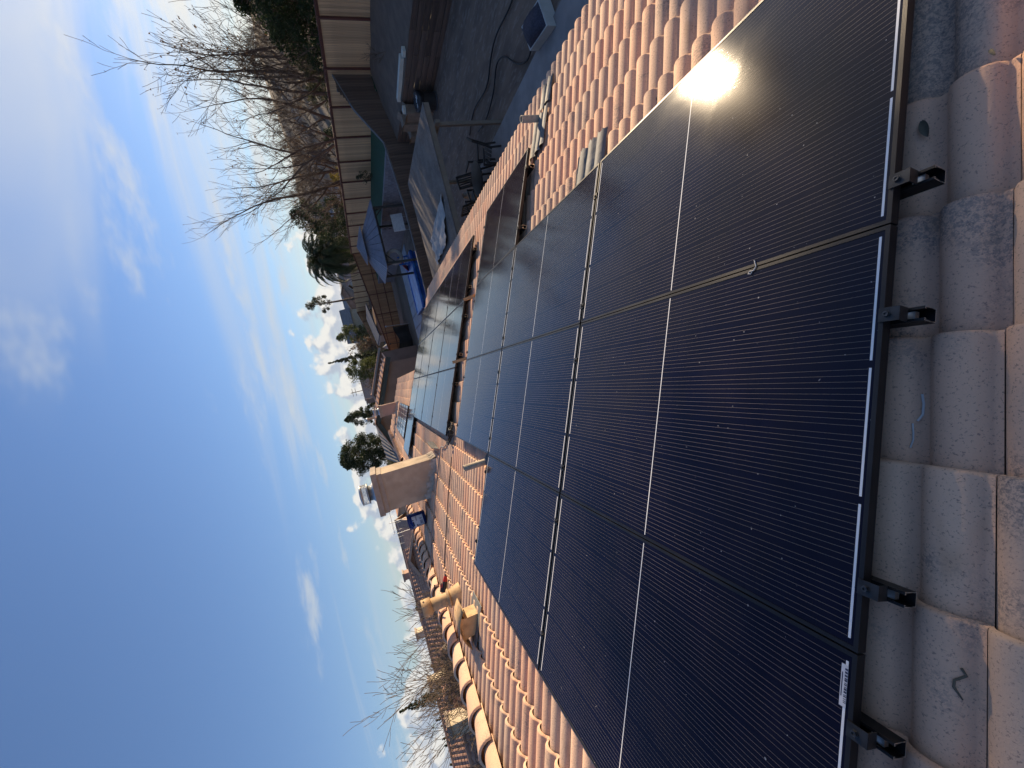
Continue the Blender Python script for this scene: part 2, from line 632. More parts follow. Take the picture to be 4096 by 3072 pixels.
M['lumber'] = pm('fresh_lumber', (0.62, 0.34, 0.14), (0.50, 0.26, 0.10), 3, 0.75, stretch=(1, 12, 12), bump=0.2, bscale=30)
M['bucket'] = pm('blue_bucket', (0.010, 0.030, 0.16), (0.013, 0.036, 0.19), 4, 0.35)
M['white_label'] = pm('printed_label', (0.62, 0.62, 0.64), (0.52, 0.52, 0.56), 30, 0.5)
M['grey_ink'] = pm('grey_print', (0.25, 0.25, 0.30), (0.36, 0.36, 0.40), 60, 0.6)
M['dark_ink'] = pm('dark_print', (0.02, 0.025, 0.06), rough=0.6)
M['tool_black'] = pm('tool_black', (0.016, 0.015, 0.015), (0.03, 0.028, 0.026), 20, 0.5)
M['tool_red'] = pm('tool_red', (0.42, 0.022, 0.018), (0.32, 0.018, 0.015), 20, 0.45)
M['white_plastic'] = pm('white_plastic', (0.66, 0.66, 0.64), (0.55, 0.55, 0.54), 8, 0.55)
M['leaf_dead'] = pm('dead_leaf', (0.10, 0.09, 0.065), (0.14, 0.12, 0.085), 40, 0.8)

# ------------------------------------------------------------------ our house and its tiled roof
EAVE, RIDGE = -3.17, 3.46          # along the slope
EXPO, TW = 0.346, 0.279
A0, A1 = -2.4, 14.0                # main wing
B1, BE, BR = 24.7, -0.30, 2.82     # lower far wing: end, eave, ridge
PAN = -0.152

house = thing('tiled_roof_house', W(6, 0, -4.6), 'tile roofed house in the foreground that carries the solar panels', 'house')
house_o = wloc(house)

mb = MB()
yr, zr = W(0, RIDGE, -0.19).y, W(0, RIDGE, -0.19).z
for (a0, a1, qe, qr) in ((A0, A1, EAVE + 0.05, RIDGE), (A1, B1, BE + 0.05, BR)):
    p = [W(a0, qe, -0.19), W(a1, qe, -0.19), W(a1, qr, -0.19), W(a0, qr, -0.19)]
    mb.prism(p, Vector((0, ST, -CT)) * 0.04)
    # far slope behind the ridge
    e = 5.2
    zdrop = e * math.tan(TH)
    r0, r1 = W(a0, qr, -0.19), W(a1, qr, -0.19)
    f0, f1 = r0 + Vector((0, e, -zdrop)), r1 + Vector((0, e, -zdrop))
    mb.prism([r0, r1, f1, f0], Vector((0, 0, -0.04)))
roof = mb.build('roof', M['underlay'], house)

# walls under the eaves
mb = MB()
for (a0, a1, qe, qr) in ((A0 + 0.3, A1 - 0.3, EAVE + 0.55, RIDGE), (A1 - 0.3, B1 - 0.3, BE + 0.5, BR)):
    e0 = W(a0, qe, -0.26)
    rr = W(a0, qr, -0.26)
    yb = rr.y + (rr.y - e0.y)
    poly = [Vector((a0, e0.y, ZG)), Vector((a0, e0.y, e0.z)), Vector((a0, rr.y, rr.z)), Vector((a0, yb, e0.z)), Vector((a0, yb, ZG))]
    mb.prism(poly, Vector((a1 - a0, 0, 0)))
mb.build('wall', M['stucco'], house)
mb = MB()
for (a0, a1, qe) in ((A0, A1, EAVE + 0.06), (A1 + 0.01, B1, BE + 0.06)):
    c = W((a0 + a1) / 2, qe, -0.27)
    mb.box(c, (a1 - a0, 0.03, 0.16))
mb.build('fascia', M['trim'], house)


def tile_profile():
    pts = []
    p = TW / 2
    val = 0.021
    for r in range(2):
        x0 = r * p
        pts.append((x0, 0.0))
        n = 9
        for i in range(n + 1):
            t = i / n
            zz = 0.038 * (max(0.0, 1 - (2 * t - 1) ** 2)) ** 0.64
            pts.append((x0 + val + t * (p - val), zz))
    # overlap lip of the side lock
    pts[0] = (0.0, 0.004)
    return pts


PROF = tile_profile()
TLEN = 0.395


def tile_vf(w=TW, length=TLEN, flip=False):
    """one tile, local: x across, y up the slope from the butt, z off the slope"""
    vs, fs = [], []
    n = len(PROF)
    lift = 0.020
    thick = 0.017
    for x, z in PROF:                      # butt edge, top
        vs.append((x, 0.004, z + lift))
    for x, z in PROF:                      # just behind, rounded arris
        vs.append((x, 0.012, z + lift + 0.002))
    for x, z in PROF:                      # head
        vs.append((x, length, z + 0.001 - 0.016))
    for x, z in PROF:                      # butt edge, underside
        vs.append((x, 0.0, z + lift - thick))
    for i in range(n - 1):
        fs.append((i, i + 1, n + i + 1, n + i))
        fs.append((n + i, n + i + 1, 2 * n + i + 1, 2 * n + i))
        fs.append((3 * n + i, 3 * n + i + 1, i + 1, i))
    return vs, fs


TV, TF = tile_vf()


def tile_mesh(tone):
    me = bpy.data.meshes.new('roof_tile')
    me.from_pydata(TV, [], TF)
    me.materials.append(M['tile'])
    me.polygons.foreach_set('use_smooth', [True] * len(TF))
    at = me.attributes.new('tone', 'FLOAT', 'FACE')
    at.data.foreach_set('value', [tone] * len(TF))
    me.update()
    return me


TILE_MESHES = [tile_mesh((i + 0.5) / 20) for i in range(20)]

# where the modules lie (a0, a1, q0, q1): nothing of a tile under them shows
ML, MW = 1.762, 1.134
PL, PW = 1.782, 1.139
near_slots = [(c, r) for r, cols in ((-2, (2,)), (-1, (0, 1, 2)), (0, (0, 1, 2)), (1, (0, 1))) for c in cols]
FA, FQ, FPL, FPW = 6.16, -2.225, 1.802, 1.146
far_slots = [(c, r) for r in range(3) for c in range(4)] + [(3, 3)]
covers = [(c * PL, c * PL + PL, r * PW, r * PW + PW) for c, r in near_slots] + \
         [(FA + c * FPL, FA + c * FPL + FPL, FQ + r * FPW, FQ + r * FPW + FPW) for c, r in far_slots]


def project(p):
    d = Vector(p) - CAM
    zf = d.dot(AX_F)
    if zf < 0.03:
        return None
    return 2048 + FPX * d.dot(AX_D) / zf, 1536 - FPX * d.dot(AX_R) / zf, zf


def tile_seen(a, q):
    """how large the tile shows, 0 when a module hides it or it is out of the picture"""
    best = 0
    for da, dq in ((0.05, 0.02), (0.14, 0.15), (0.23, 0.3)):
        P = W(a + da, q + dq, -0.11)
        s = project(P)
        if s is None or not (-60 < s[0] < 4160 and -60 < s[1] < 3130):
            continue
        aa, qq = on_roof(s[0], s[1], 0.0)
        hid = False
        if P.x > CAM.x:
            hid = any(c[0] < aa < c[1] and c[2] < qq < c[3] for c in covers)
        if not hid:
            best = max(best, 1.0 / s[2])
    return best


slots = []
rt = random.Random(3)
for (a0, a1, qe, qr) in ((A0, A1, EAVE, RIDGE), (A1, B1, BE, BR)):
    q = qe
    row = 0
    while q < qr - 0.10:
        a = a0
        while a < a1 - 0.1:
            slots.append((tile_seen(a, q), a, q, rt.random()))
            a += TW
        q += EXPO
        row += 1
slots.sort(key=lambda t: -t[0])
singles, rest = slots[:296], slots[296:]
base_tile = None
for i, (s, a, q, t) in enumerate(singles):
    o = bpy.data.objects.new('roof_tile', TILE_MESHES[int(t * 19.99)])
    COL.objects.link(o)
    o.parent = roof
    jit = (rt.random() - 0.5) * 0.006
    o.location = W(a, q + jit, PAN + rt.random() * 0.002) - house_o
    o.rotation_euler = (TH + (rt.random() - 0.5) * 0.006, 0, (rt.random() - 0.5) * 0.006)
vs, fs, tones = [], [], []
RX = Matrix.Rotation(TH, 3, 'X')
TVr = [RX @ Vector(v) for v in TV]
for s, a, q, t in rest:
    o = len(vs)
    off = W(a, q + (rt.random() - 0.5) * 0.008, PAN + rt.random() * 0.003) - house_o
    vs += [tuple(v + off) for v in TVr]
    fs += [tuple(i + o for i in f) for f in TF]
    tones += [t] * len(TF)
me = bpy.data.meshes.new('roof_tiles_beyond')
me.from_pydata(vs, [], fs)
me.materials.append(M['tile'])
me.polygons.foreach_set('use_smooth', [True] * len(fs))
me.attributes.new('tone', 'FLOAT', 'FACE').data.foreach_set('value', tones)
o = bpy.data.objects.new('roof_tiles', me)
COL.objects.link(o)
o.parent = roof
tag(o, kind='stuff')

# tiles of the slope behind the ridge, plain courses (never seen closely)

# ridge caps: tapered half barrels, each wide end towards the camera lying on the next
def cap_vf(length, r0, r1):
    vs, fs = [], []
    n = 12
    for (x, r, th) in ((0.0, r0, 0.0), (0.012, r0 + 0.004, 0), (length, r1, 0)):
        for i in range(n + 1):
            t = math.pi * (i / n)
            vs.append((x, -math.cos(t) * r, math.sin(t) * r * 0.92))
    for (x, r) in ((0.0, r0 - 0.02), (length, r1 - 0.02)):
        for i in range(n + 1):
            t = math.pi * (i / n)
            vs.append((x, -math.cos(t) * r, math.sin(t) * r * 0.92))
    m1 = n + 1
    for i in range(n):
        fs.append((i, i + 1, m1 + i + 1, m1 + i))
        fs.append((m1 + i, m1 + i + 1, 2 * m1 + i + 1, 2 * m1 + i))
        fs.append((3 * m1 + i, 3 * m1 + i + 1, i + 1, i))
        fs.append((4 * m1 + i + 1, 4 * m1 + i, 3 * m1 + i, 3 * m1 + i + 1))
    return vs, fs


CV, CF = cap_vf(0.43, 0.150, 0.112)
CAPS = []
for i in range(6):
    me = bpy.data.meshes.new('ridge_cap')
    me.from_pydata(CV, [], CF)
    me.materials.append(M['tile'])
    me.polygons.foreach_set('use_smooth', [True] * len(CF))
    me.attributes.new('tone', 'FLOAT', 'FACE').data.foreach_set('value', [(0.02, 0.18, 0.3, 0.1, 0.42, 0.25)[i]] * len(CF))
    CAPS.append(me)
for (a0, a1, qr) in ((A0, A1, RIDGE), (A1, B1, BR)):
    a = a0
    while a < a1:
        o = bpy.data.objects.new('ridge_cap', CAPS[rt.randrange(6)])
        COL.objects.link(o)
        o.parent = roof
        o.location = W(a, qr + 0.04, -0.125) - house_o + Vector((0, 0, -0.015))
        o.rotation_euler = (rt.uniform(-0.03, 0.03), 0.055, rt.uniform(-0.02, 0.02))
        a += 0.362

# ------------------------------------------------------------------ solar modules
LIP, FH = 0.0115, 0.030
fm = MB()
for (x0, x1, y0, y1) in ((0, ML, 0, LIP), (0, ML, MW - LIP, MW), (0, LIP, LIP, MW - LIP), (ML - LIP, ML, LIP, MW - LIP)):
    fm.box(((x0 + x1) / 2, (y0 + y1) / 2, -FH / 2), (x1 - x0, y1 - y0, FH))
for (x0, x1, y0, y1) in ((LIP, ML - LIP, LIP, LIP + 0.02), (LIP, ML - LIP, MW - LIP - 0.02, MW - LIP)):
    fm.box(((x0 + x1) / 2, (y0 + y1) / 2, -FH + 0.001), (x1 - x0, y1 - y0, 0.002))
frame_me = fm.mesh('frame', M['frame'])
gm = MB()
gm.box((ML / 2, MW / 2, -0.0045), (ML - 2 * LIP, MW - 2 * LIP, 0.005))
glass_me = gm.mesh('glass', M['glass'])


def module(a, q, label, group, h=0.0):
    t = thing('solar_panel', W(a, q, h), label, 'solar panel', group, (TH, 0, 0))
    for nm, me in (('frame', frame_me), ('glass', glass_me)):
        o = bpy.data.objects.new(nm, me)
        COL.objects.link(o)
        o.parent = t
    return t


rown = {-2: 'the lone lowest row', -1: 'the near gutter-side row', 0: 'the near middle row', 1: 'the near ridge-side row'}
coln = ['front', 'second', 'third']
for c, r in near_slots:
    if (c, r) == (2, -2):
        lab = 'black solar panel hanging below the rest of the near array'
    elif (c, r) == (0, 1):
        lab = 'near black solar panel with a white barcode sticker on its front edge'
    elif (c, r) == (0, -1):
        lab = 'near black solar panel with the blinding sun reflected in it'
    elif (c, r) == (0, 0):
        lab = 'near black solar panel in the middle of the front edge of the array'
    else:
        lab = '%s black solar panel from the front in %s' % (coln[c], rown[r])
    t = module(c * PL + 0.01, r * PW + 0.0025, lab, 'near solar array')
    if (c, r) == (0, 1):
        st = MB()
        st.box((0.026, 0.090, 0.0002), (0.016, 0.105, 0.0010))
        stk = st.build('barcode_sticker', M['white_label'], t, org=(0, 0, 0))
        stk.location = (0, 0, 0)
        ink = MB()
        rr = random.Random(5)
        y = 0.048
        while y < 0.134:
            w = rr.choice((0.002, 0.003, 0.005))
            ink.box((0.0215, y, 0.0009), (0.0065, w, 0.0005))
            y += w + rr.choice((0.002, 0.003))
        ink.box((0.0305, 0.088, 0.0009), (0.0022, 0.06, 0.0005))
        o = ink.build('barcode', M['dark_ink'], stk, org=(0, 0, 0))
        o.location = (0, 0, 0)
frow = ['lowest', 'second lowest', 'third lowest', 'topmost single']
fcol = ['nearest', 'second nearest', 'third nearest', 'farthest']
for c, r in far_slots:
    if r == 3:
        lab = 'single black solar panel stepping up towards the ridge behind the chimney'
    else:
        lab = '%s panel in the %s row of the far solar array' % (fcol[c], frow[r])
    module(FA + c * FPL + 0.02, FQ + r * FPW + 0.006, lab, 'far solar array')


def rail_poly(w=0.038, h=0.046, t=0.0028, lip=0.007):
    # open channel, slot up
    return [(-w / 2, 0), (-w / 2, h), (-w / 2 + lip, h), (-w / 2 + lip, h - 0.005), (-w / 2 + lip - t, h - 0.005), (-w / 2 + lip - t, h - t),
            (-w / 2 + t, h - t), (-w / 2 + t, t), (w / 2 - t, t), (w / 2 - t, h - t), (w / 2 - lip + t, h - t), (w / 2 - lip + t, h - 0.005),
            (w / 2 - lip, h - 0.005), (w / 2 - lip, h), (w / 2, h), (w / 2, 0)]


def rail(a0, a1, q, label, group):
    poly = [(W(a0, q + y, -FH - 0.047 + z)) for y, z in rail_poly()]
    n = len(poly)
    mb = MB()
    vs = [Vector(p) for p in poly] + [Vector(p) + Vector((a1 - a0, 0, 0)) for p in poly]
    mb.add(vs, [(i, n + i, n + (i + 1) % n, (i + 1) % n) for i in range(n)], False)
    # sawn ends: triangulated C-shape as strips
    strips = [(0, 1, 2, 3), (0, 3, 4, 5), (0, 5, 6, 7), (0, 7, 8, 15), (8, 9, 10, 15), (10, 11, 12, 15), (12, 13, 14, 15)]
    mb.cur = 1
    mb.add([Vector(p) - Vector((0.0003, 0, 0)) for p in poly], [s for s in strips], False)
    mb.add([Vector(p) + Vector((a1 - a0 + 0.0003, 0, 0)) for p in poly], [tuple(reversed(s)) for s in strips], False)
    o = mb.build('mounting_rail', [M['rail'], M['cut']])
    tag(o, label, 'rail', group)
    return o


near_rails = []
for r, offs in ((-2, (0.24, 0.93)), (-1, (0.25, 1.021)), (0, (0.255, 0.970)), (1, (0.185, 0.91))):
    cols = [c for c, rr2 in near_slots if rr2 == r]
    a0, a1 = min(cols) * PL, (max(cols) + 1) * PL
    for j, of in enumerate(offs):
        q = r * PW + of
        near_rails.append((r, q, a0, a1))
        nm = ('lower', 'upper')[j]
        rail(a0 - 0.062, a1 + 0.06, q, 'black %s channel rail under %s' % (nm, rown[r]), 'near array rails')
far_rails = []
for r, offs in enumerate(((0.27, 0.92), (0.27, 0.92), (0.27, 0.92), (0.25, 0.9))):
    a0 = FA if r < 3 else FA + 3 * FPL
    for j, of in enumerate(offs):
        q = FQ + r * FPW + of
        far_rails.append((r, q, a0, FA + 4 * FPL))
        rail(a0 - 0.09, FA + 4 * FPL + 0.05, q, 'black %s channel rail under the %s row of the far array' % (('lower', 'upper')[j], frow[r]), 'far array rails')

# end clamps on the front edge
pl = MB()
pl.box((-0.010, 0, 0.0035), (0.048, 0.038, 0.003))
pl.box((-0.033, 0, -0.013), (0.003, 0.038, 0.030))
plate_me = pl.mesh('plate', M['clamp'])
bo = MB()
bo.lathe((-0.006, 0, 0.005), [(0.0, 0.0), (0.0095, 0.0), (0.0095, 0.0015), (0.0075, 0.0015), (0.0075, 0.0075), (0.004, 0.0075), (0.004, 0.005), (0, 0.005)], 6, False)
bolt_me = bo.mesh('bolt', M['bolt'])
bl = MB()
bl.box((-0.030, 0, -0.048), (0.028, 0.021, 0.016))
block_me = bl.mesh('spacer_block', M['cut'])


def end_clamp(a, q, label, group):
    t = thing('end_clamp', W(a, q, 0), label, 'clamp', group, (TH, 0, 0))
    for nm, me in (('plate', plate_me), ('bolt', bolt_me), ('spacer_block', block_me)):
        o = bpy.data.objects.new(nm, me)
        COL.objects.link(o)
        o.parent = t
    return t


for r, q, a0, a1 in near_rails:
    which = 'lower' if q == min(x[1] for x in near_rails if x[0] == r) else 'upper'
    end_clamp(a0 + 0.006, q, 'bolted black end clamp on the %s rail of %s' % (which, rown[r]), 'end clamps')

mc = MB()
mc.box((0, 0, 0.003), (0.040, 0.036, 0.004))
mid_me = mc.mesh('mid_clamp', M['rail'])
mcb = MB()
mcb.lathe((0, 0, 0.005), [(0, 0), (0.008, 0), (0.008, 0.008), (0, 0.008)], 6, False)
midb_me = mcb.mesh('bolt', M['bolt'])


def mid_clamp(a, q, group, label):
    t = bpy.data.objects.new('mid_clamp', mid_me)
    COL.objects.link(t)
    t.location = W(a, q, 0)
    t.rotation_euler = (TH, 0, 0)
    tag(t, label, 'clamp', group)
    o = bpy.data.objects.new('bolt', midb_me)
    COL.objects.link(o)
    o.parent = t


for r, q, a0, a1 in near_rails:
    for c in range(3):
        a = c * PL
        if a0 + 0.1 < a < a1 - 0.1:
            mid_clamp(a + 0.001, q, 'near mid clamps', 'small black clamp bridging two panels of the near array')
    mid_clamp(a1 + 0.004, q, 'near mid clamps', 'small black clamp bridging two panels of the near array')
for r, q, a0, a1 in far_rails:
    for c in range(5):
        a = FA + c * FPL + 0.01
        if a0 - 0.1 < a:
            mid_clamp(a, q, 'far mid clamps', 'small black clamp holding the panels of the far array')

# older framed modules on the far wing
og = MB()
og.box((0.52, 0.55, -0.02), (1.02, 1.085, 0.04))
ofr = MB()
for (x0, x1, y0, y1) in ((0, 1.04, 0, 0.012), (0, 1.04, 1.088, 1.10), (0, 0.012, 0.012, 1.088), (1.028, 1.04, 0.012, 1.088)):
    ofr.box(((x0 + x1) / 2, (y0 + y1) / 2, -0.018), (x1 - x0, y1 - y0, 0.046))
ogm, ofm = og.mesh('glass', M['old_glass']), ofr.mesh('frame', M['rail'])
for i in range(4):
    t = thing('solar_panel', W(13.86 + i * 1.062, 0.975, 0.0), '%s of four old solar panels with white gridlines on the far wing' % ('nearest', 'second nearest', 'third nearest', 'farthest')[i],
              'solar panel', 'old gridded panels', (TH, 0, 0))
    for nm, me in (('glass', ogm), ('frame', ofm)):
        o = bpy.data.objects.new(nm, me)
        COL.objects.link(o)
        o.parent = t

# ------------------------------------------------------------------ things standing on the roof
def chimney(x0, x1, y0, y1, ztop, zsh, label, with_arrestor=True, mat='stucco'):
    qa = (y0 * CT + ((y0 / CT) * ST) * ST)
    zb = W(0, y0 / CT, -0.2).z - 0.25
    t = thing('chimney', ((x0 + x1) / 2, (y0 + y1) / 2, zb), label, 'chimney')
    mb = MB()
    mb.box(((x0 + x1) / 2, (y0 + y1) / 2, (zb + zsh) / 2), (x1 - x0, y1 - y0, zsh - zb))
    mb.build('stack', M[mat], t)
    mb = MB()
    mb.box(((x0 + x1) / 2, (y0 + y1) / 2, zsh + 0.045), (x1 - x0 + 0.03, y1 - y0 + 0.03, 0.09))
    mb.build('cap_band', M['trim'], t)
    mb = MB()
    h = ztop - zsh - 0.09
    mb.box(((x0 + x1) / 2, (y0 + y1) / 2, zsh + 0.09 + h / 2), (x1 - x0 + 0.09, y1 - y0 + 0.09, h))
    mb.build('cap', M['trim'], t)
    cx, cy = (x0 + x1) / 2, (y0 + y1) / 2
    mb = MB()
    mb.lathe((cx, cy, ztop), [(0.19, -0.01), (0.19, 0.02), (0.15, 0.05), (0.135, 0.15), (0.125, 0.15), (0.125, 0.0)], 24)
    mb.build('flue', M['galv'], t)
    if with_arrestor:
        mb = MB()
        r, zb2, h2 = 0.185, ztop + 0.12, 0.135
        for i in range(40):
            a = 2 * math.pi * i / 40
            p = Vector((cx + r * math.cos(a), cy + r * math.sin(a), zb2))
            mb.bar(p, p + Vector((0, 0, h2)), 0.005, 0.003)
        for j in range(7):
            zz = zb2 + h2 * j / 6
            pts = [Vector((cx + r * math.cos(2 * math.pi * i / 28), cy + r * math.sin(2 * math.pi * i / 28), zz)) for i in range(29)]
            mb.tube(pts, 0.0028, 4, False)
        mb.build('spark_screen', M['galv'], t)
        mb = MB()
        mb.lathe((cx, cy, zb2), [(0.12, -0.005), (0.197, -0.005), (0.197, 0.012), (0.12, 0.012)], 28)
        mb.lathe((cx, cy, zb2 + h2), [(0.0, 0.035), (0.10, 0.028), (0.19, 0.006), (0.195, -0.012), (0.18, -0.012), (0, 0.0)], 28)
        mb.build('rain_cap', M['galv'], t)
    # mortar and metal flashing round the foot
    mb = MB()
    for (p0, p1) in (((x0, y0), (x0, y1)), ((x0, y0), (x1, y0))):
        n = 14
        for i in range(n):
            a, b2 = i / n, (i + 1) / n
            qx0, qy0 = p0[0] + (p1[0] - p0[0]) * a, p0[1] + (p1[1] - p0[1]) * a
            qx1, qy1 = p0[0] + (p1[0] - p0[0]) * b2, p0[1] + (p1[1] - p0[1]) * b2
            z0 = qy0 / CT * ST - 0.10
            z1 = qy1 / CT * ST - 0.10
            hh = 0.085 + 0.035 * math.sin(i * 1.7)
            dx, dy = (-0.045, 0) if p0[0] == p1[0] else (0, -0.045)
            A_ = Vector((qx0 + dx, qy0 + dy, z0 - 0.05))
            B_ = Vector((qx1 + dx, qy1 + dy, z1 - 0.05))
            C_ = Vector((qx1 + dx * 0.15, qy1 + dy * 0.15, z1 + hh))
            D_ = Vector((qx0 + dx * 0.15, qy0 + dy * 0.15, z0 + hh))
            mb.quad(A_, B_, C_, D_)
    mb.build('mortar_skirt', M['mortar'], t)
    return t


ch = chimney(7.39, 8.09, 1.66, 2.37, 1.79, 1.60, 'tan stucco chimney with a round mesh spark arrestor on top')
mb = MB()
b0 = W(7.30, 1.60, -0.09)
mb.prism([W(7.22, 1.55, -0.10), W(8.0, 1.50, -0.10), W(8.02, 1.52, 0.02), W(7.30, 1.56, 0.03)], W(0, 0.01, 0.002))
mb.build('side_flashing', M['lead'], ch)
chimney(20.95, 21.75, 0.95, 1.50, 1.28, 1.12, 'distant pinkish chimney on the far wing beyond the panels', True, 'stucco_pink')


def blue_bucket():
    c = W(7.62, 2.93, -0.09)
    t = thing('bucket', c, 'blue plastic bucket with a torn white label beside the chimney', 'bucket')
    Mx = Matrix.Rotation(rad(-4), 3, 'X') @ Matrix.Rotation(rad(5), 3, 'Y')
    mb = MB()
    mb.lathe(c, [(0.0, 0.0), (0.130, 0.0), (0.150, 0.33), (0.146, 0.33), (0.127, 0.012), (0, 0.012)], 28, axis=Mx)
    mb.build('body', M['bucket'], t)
    mb = MB()
    mb.lathe(c, [(0.147, 0.285), (0.158, 0.285), (0.158, 0.292), (0.151, 0.294), (0.151, 0.322), (0.159, 0.323), (0.159, 0.336), (0.148, 0.336)], 28, axis=Mx)
    mb.build('rim', M['bucket'], t)

    def patch(mbx, a0, a1, z0, z1, off):
        n = 8
        vs = []
        for i in range(n + 1):
            a = rad(a0 + (a1 - a0) * i / n)
            for zz in (z0, z1):
                r = 0.130 + 0.020 * zz / 0.33 + off
                vs.append(c + Mx @ Vector((r * math.cos(a), r * math.sin(a), zz)))
        mbx.add(vs, [(2 * i, 2 * i + 2, 2 * i + 3, 2 * i + 1) for i in range(n)], True)
    mb = MB()
    patch(mb, 132, 228, 0.045, 0.25, 0.0012)
    lab = mb.build('label', M['white_label'], t)
    mb = MB()
    patch(mb, 192, 206, 0.06, 0.11, 0.002)
    patch(mb, 150, 186, 0.06, 0.115, 0.002)
    patch(mb, 190, 226, 0.16, 0.185, 0.002)
    mb.build('print', M['grey_ink'], lab)
    mb = MB()
    patch(mb, 134, 160, 0.17, 0.19, 0.0024)
    patch(mb, 144, 150, 0.12, 0.19, 0.0024)
    patch(mb, 150, 190, 0.225, 0.2505, 0.0024)
    patch(mb, 196, 204, 0.225, 0.2505, 0.0024)
    mb.build('torn_gap', M['dark_ink'], lab)
    mb = MB()
    pts = []
    for i in range(13):
        a = rad(15 * i)
        pts.append(c + Mx @ Vector((0.155 * math.cos(a), 0.155 * math.sin(a), 0.30 - 0.06 * math.sin(a))))
    mb.tube(pts, 0.003, 6)
    mb.build('handle', M['galv'], t)


blue_bucket()


def lean(c, r, h, tilt=(0, 0)):
    return Matrix.Rotation(rad(tilt[0]), 3, 'X') @ Matrix.Rotation(rad(tilt[1]), 3, 'Y')


# tall tan flue pipe near the ridge
c = W(4.44, 2.99, -0.13)
t = thing('vent_pipe', c, 'tall tan vent pipe with a collar and a cone foot near the ridge', 'vent pipe')
mb = MB()
mb.lathe(c, [(0.135, -0.02), (0.125, 0.02), (0.092, 0.13), (0.088, 0.13)], 24)
mb.build('cone_flashing', M['tanpaint'], t)
mb = MB()
mb.lathe(c, [(0.082, 0.12), (0.112, 0.125), (0.113, 0.14), (0.092, 0.155), (0.082, 0.158)], 24)
mb.build('storm_collar', M['tanpaint'], t)
mb = MB()
mb.lathe(c, [(0.078, 0.1), (0.078, 0.385), (0.070, 0.385), (0.070, 0.1)], 24)
mb.build('pipe', M['tanpaint'], t)
mb = MB()
mb.lathe(c, [(0.080, 0.355), (0.099, 0.36), (0.099, 0.465), (0.092, 0.470), (0.0, 0.470)], 24)
for i in range(10):
    a = 2 * math.pi * i / 10
    d = Vector((math.cos(a), math.sin(a), 0))
    mb.bar(c + d * 0.0995 + Vector((0, 0, 0.43)), c + d * 0.0995 + Vector((0, 0, 0.45)), 0.02, 0.004)
mb.build('cap', M['tanpaint'], t)

# hooded roof vent with a bent saddle cap
c = W(3.60, 2.86, -0.12)
t = thing('roof_vent', c, 'squat tan roof vent with a bent saddle shaped hood', 'roof vent')
mb = MB()
mb.box(c + Vector((0, 0, 0.055)), (0.20, 0.20, 0.15))
mb.build('throat', M['tanpaint'], t)
mb = MB()
n = 12
vs, fs = [], []
for i in range(n + 1):
    s2 = -1 + 2 * i / n
    y = s2 * 0.205
    z = 0.205 - 0.075 * s2 * s2
    for x in (-0.155, 0.155):
        vs.append(c + Vector((x, y, z)))
    for x in (-0.155, 0.155):
        vs.append(c + Vector((x, y, z - 0.006)))
for i in range(n):
    b_ = 4 * i
    fs += [(b_, b_ + 1, b_ + 5, b_ + 4), (b_ + 3, b_ + 2, b_ + 6, b_ + 7), (b_ + 2, b_, b_ + 4, b_ + 6), (b_ + 1, b_ + 3, b_ + 7, b_ + 5)]
mb.add(vs, fs, True)
mb.build('hood', M['tanpaint'], t)
mb = MB()
for x in (-0.103, 0.103):
    mb.prism([c + Vector((x, -0.10, 0.12)), c + Vector((x, 0.10, 0.12)), c + Vector((x, 0.12, 0.185)), c + Vector((x, -0.12, 0.185))], (0.004, 0, 0))
mb.build('gusset', M['tanpaint'], t)
mb = MB()
p4 = [W(3.42, 2.66, -0.098), W(3.78, 2.66, -0.098), W(3.78, 3.06, -0.098), W(3.42, 3.06, -0.098)]
mb.prism(p4, (0, 0, -0.006))
mb.build('base_flashing', M['lead'], t)

# slim pipe rising through the gap beside the panels
c = W(3.93, 1.245, -0.15)
t = thing('vent_pipe', c, 'slim weathered vent pipe standing at the corner of the near panels', 'vent pipe')
mb = MB()
mb.lathe(c, [(0.036, 0), (0.036, 0.325), (0.030, 0.325), (0.030, 0.02)], 20)
mb.build('pipe', M['greypaint'], t)
mb = MB()
mb.lathe(c + Vector((0, 0, 0.0)), [(0.029, 0.30), (0.0, 0.30)], 20)  # black disc just below the lip, painted as the shade down the pipe
mb.build('bore_shade', M['dark'], t)
mb = MB()
mb.lathe(c, [(0.085, 0.02), (0.06, 0.05), (0.037, 0.075)], 18)
mb.build('boot', M['lead'], t)

# short pipe by the gutter, with crumpled flashing round it
c = W(3.585, -2.68, -0.16)
t = thing('vent_pipe', c, 'short brown vent pipe standing out of crumpled flashing by the gutter', 'vent pipe')
mb = MB()
mb.lathe(c, [(0.038, 0), (0.038, 0.30), (0.031, 0.30), (0.031, 0.02)], 20)
mb.build('pipe', M['lumber'] if False else M['greypaint'], t)
mb = MB()
mb.lathe(c, [(0.030, 0.27), (0.0, 0.27)], 20)  # disc closing the pipe, its black stands for the shade within
mb.build('bore_shade', M['dark'], t)


def sheet(name, quads, mat, parent=None, n=6, amp=0.006, seed=1, th=0.002):
    """crumpled thin sheet over a bilinear patch"""
    mb = MB()
    a, b, c2, d = [Vector(p) for p in quads]
    rr = random.Random(seed)
    vs = []
    nm = (b - a).cross(d - a).normalized()
    for i in range(n + 1):
        for j in range(n + 1):
            s2, t2 = i / n, j / n
            p = (a * (1 - s2) + b * s2) * (1 - t2) + (d * (1 - s2) + c2 * s2) * t2
            vs.append(p + nm * rr.uniform(-amp, amp))
    fs = [(i * (n + 1) + j, (i + 1) * (n + 1) + j, (i + 1) * (n + 1) + j + 1, i * (n + 1) + j + 1) for i in range(n) for j in range(n)]
    m = len(vs)
    vs2 = vs + [v - nm * th for v in vs]
    fs2 = fs + [tuple(i + m for i in reversed(f)) for f in fs]
    mb.add(vs2, fs2, True)
    return mb.build(name, mat, parent)


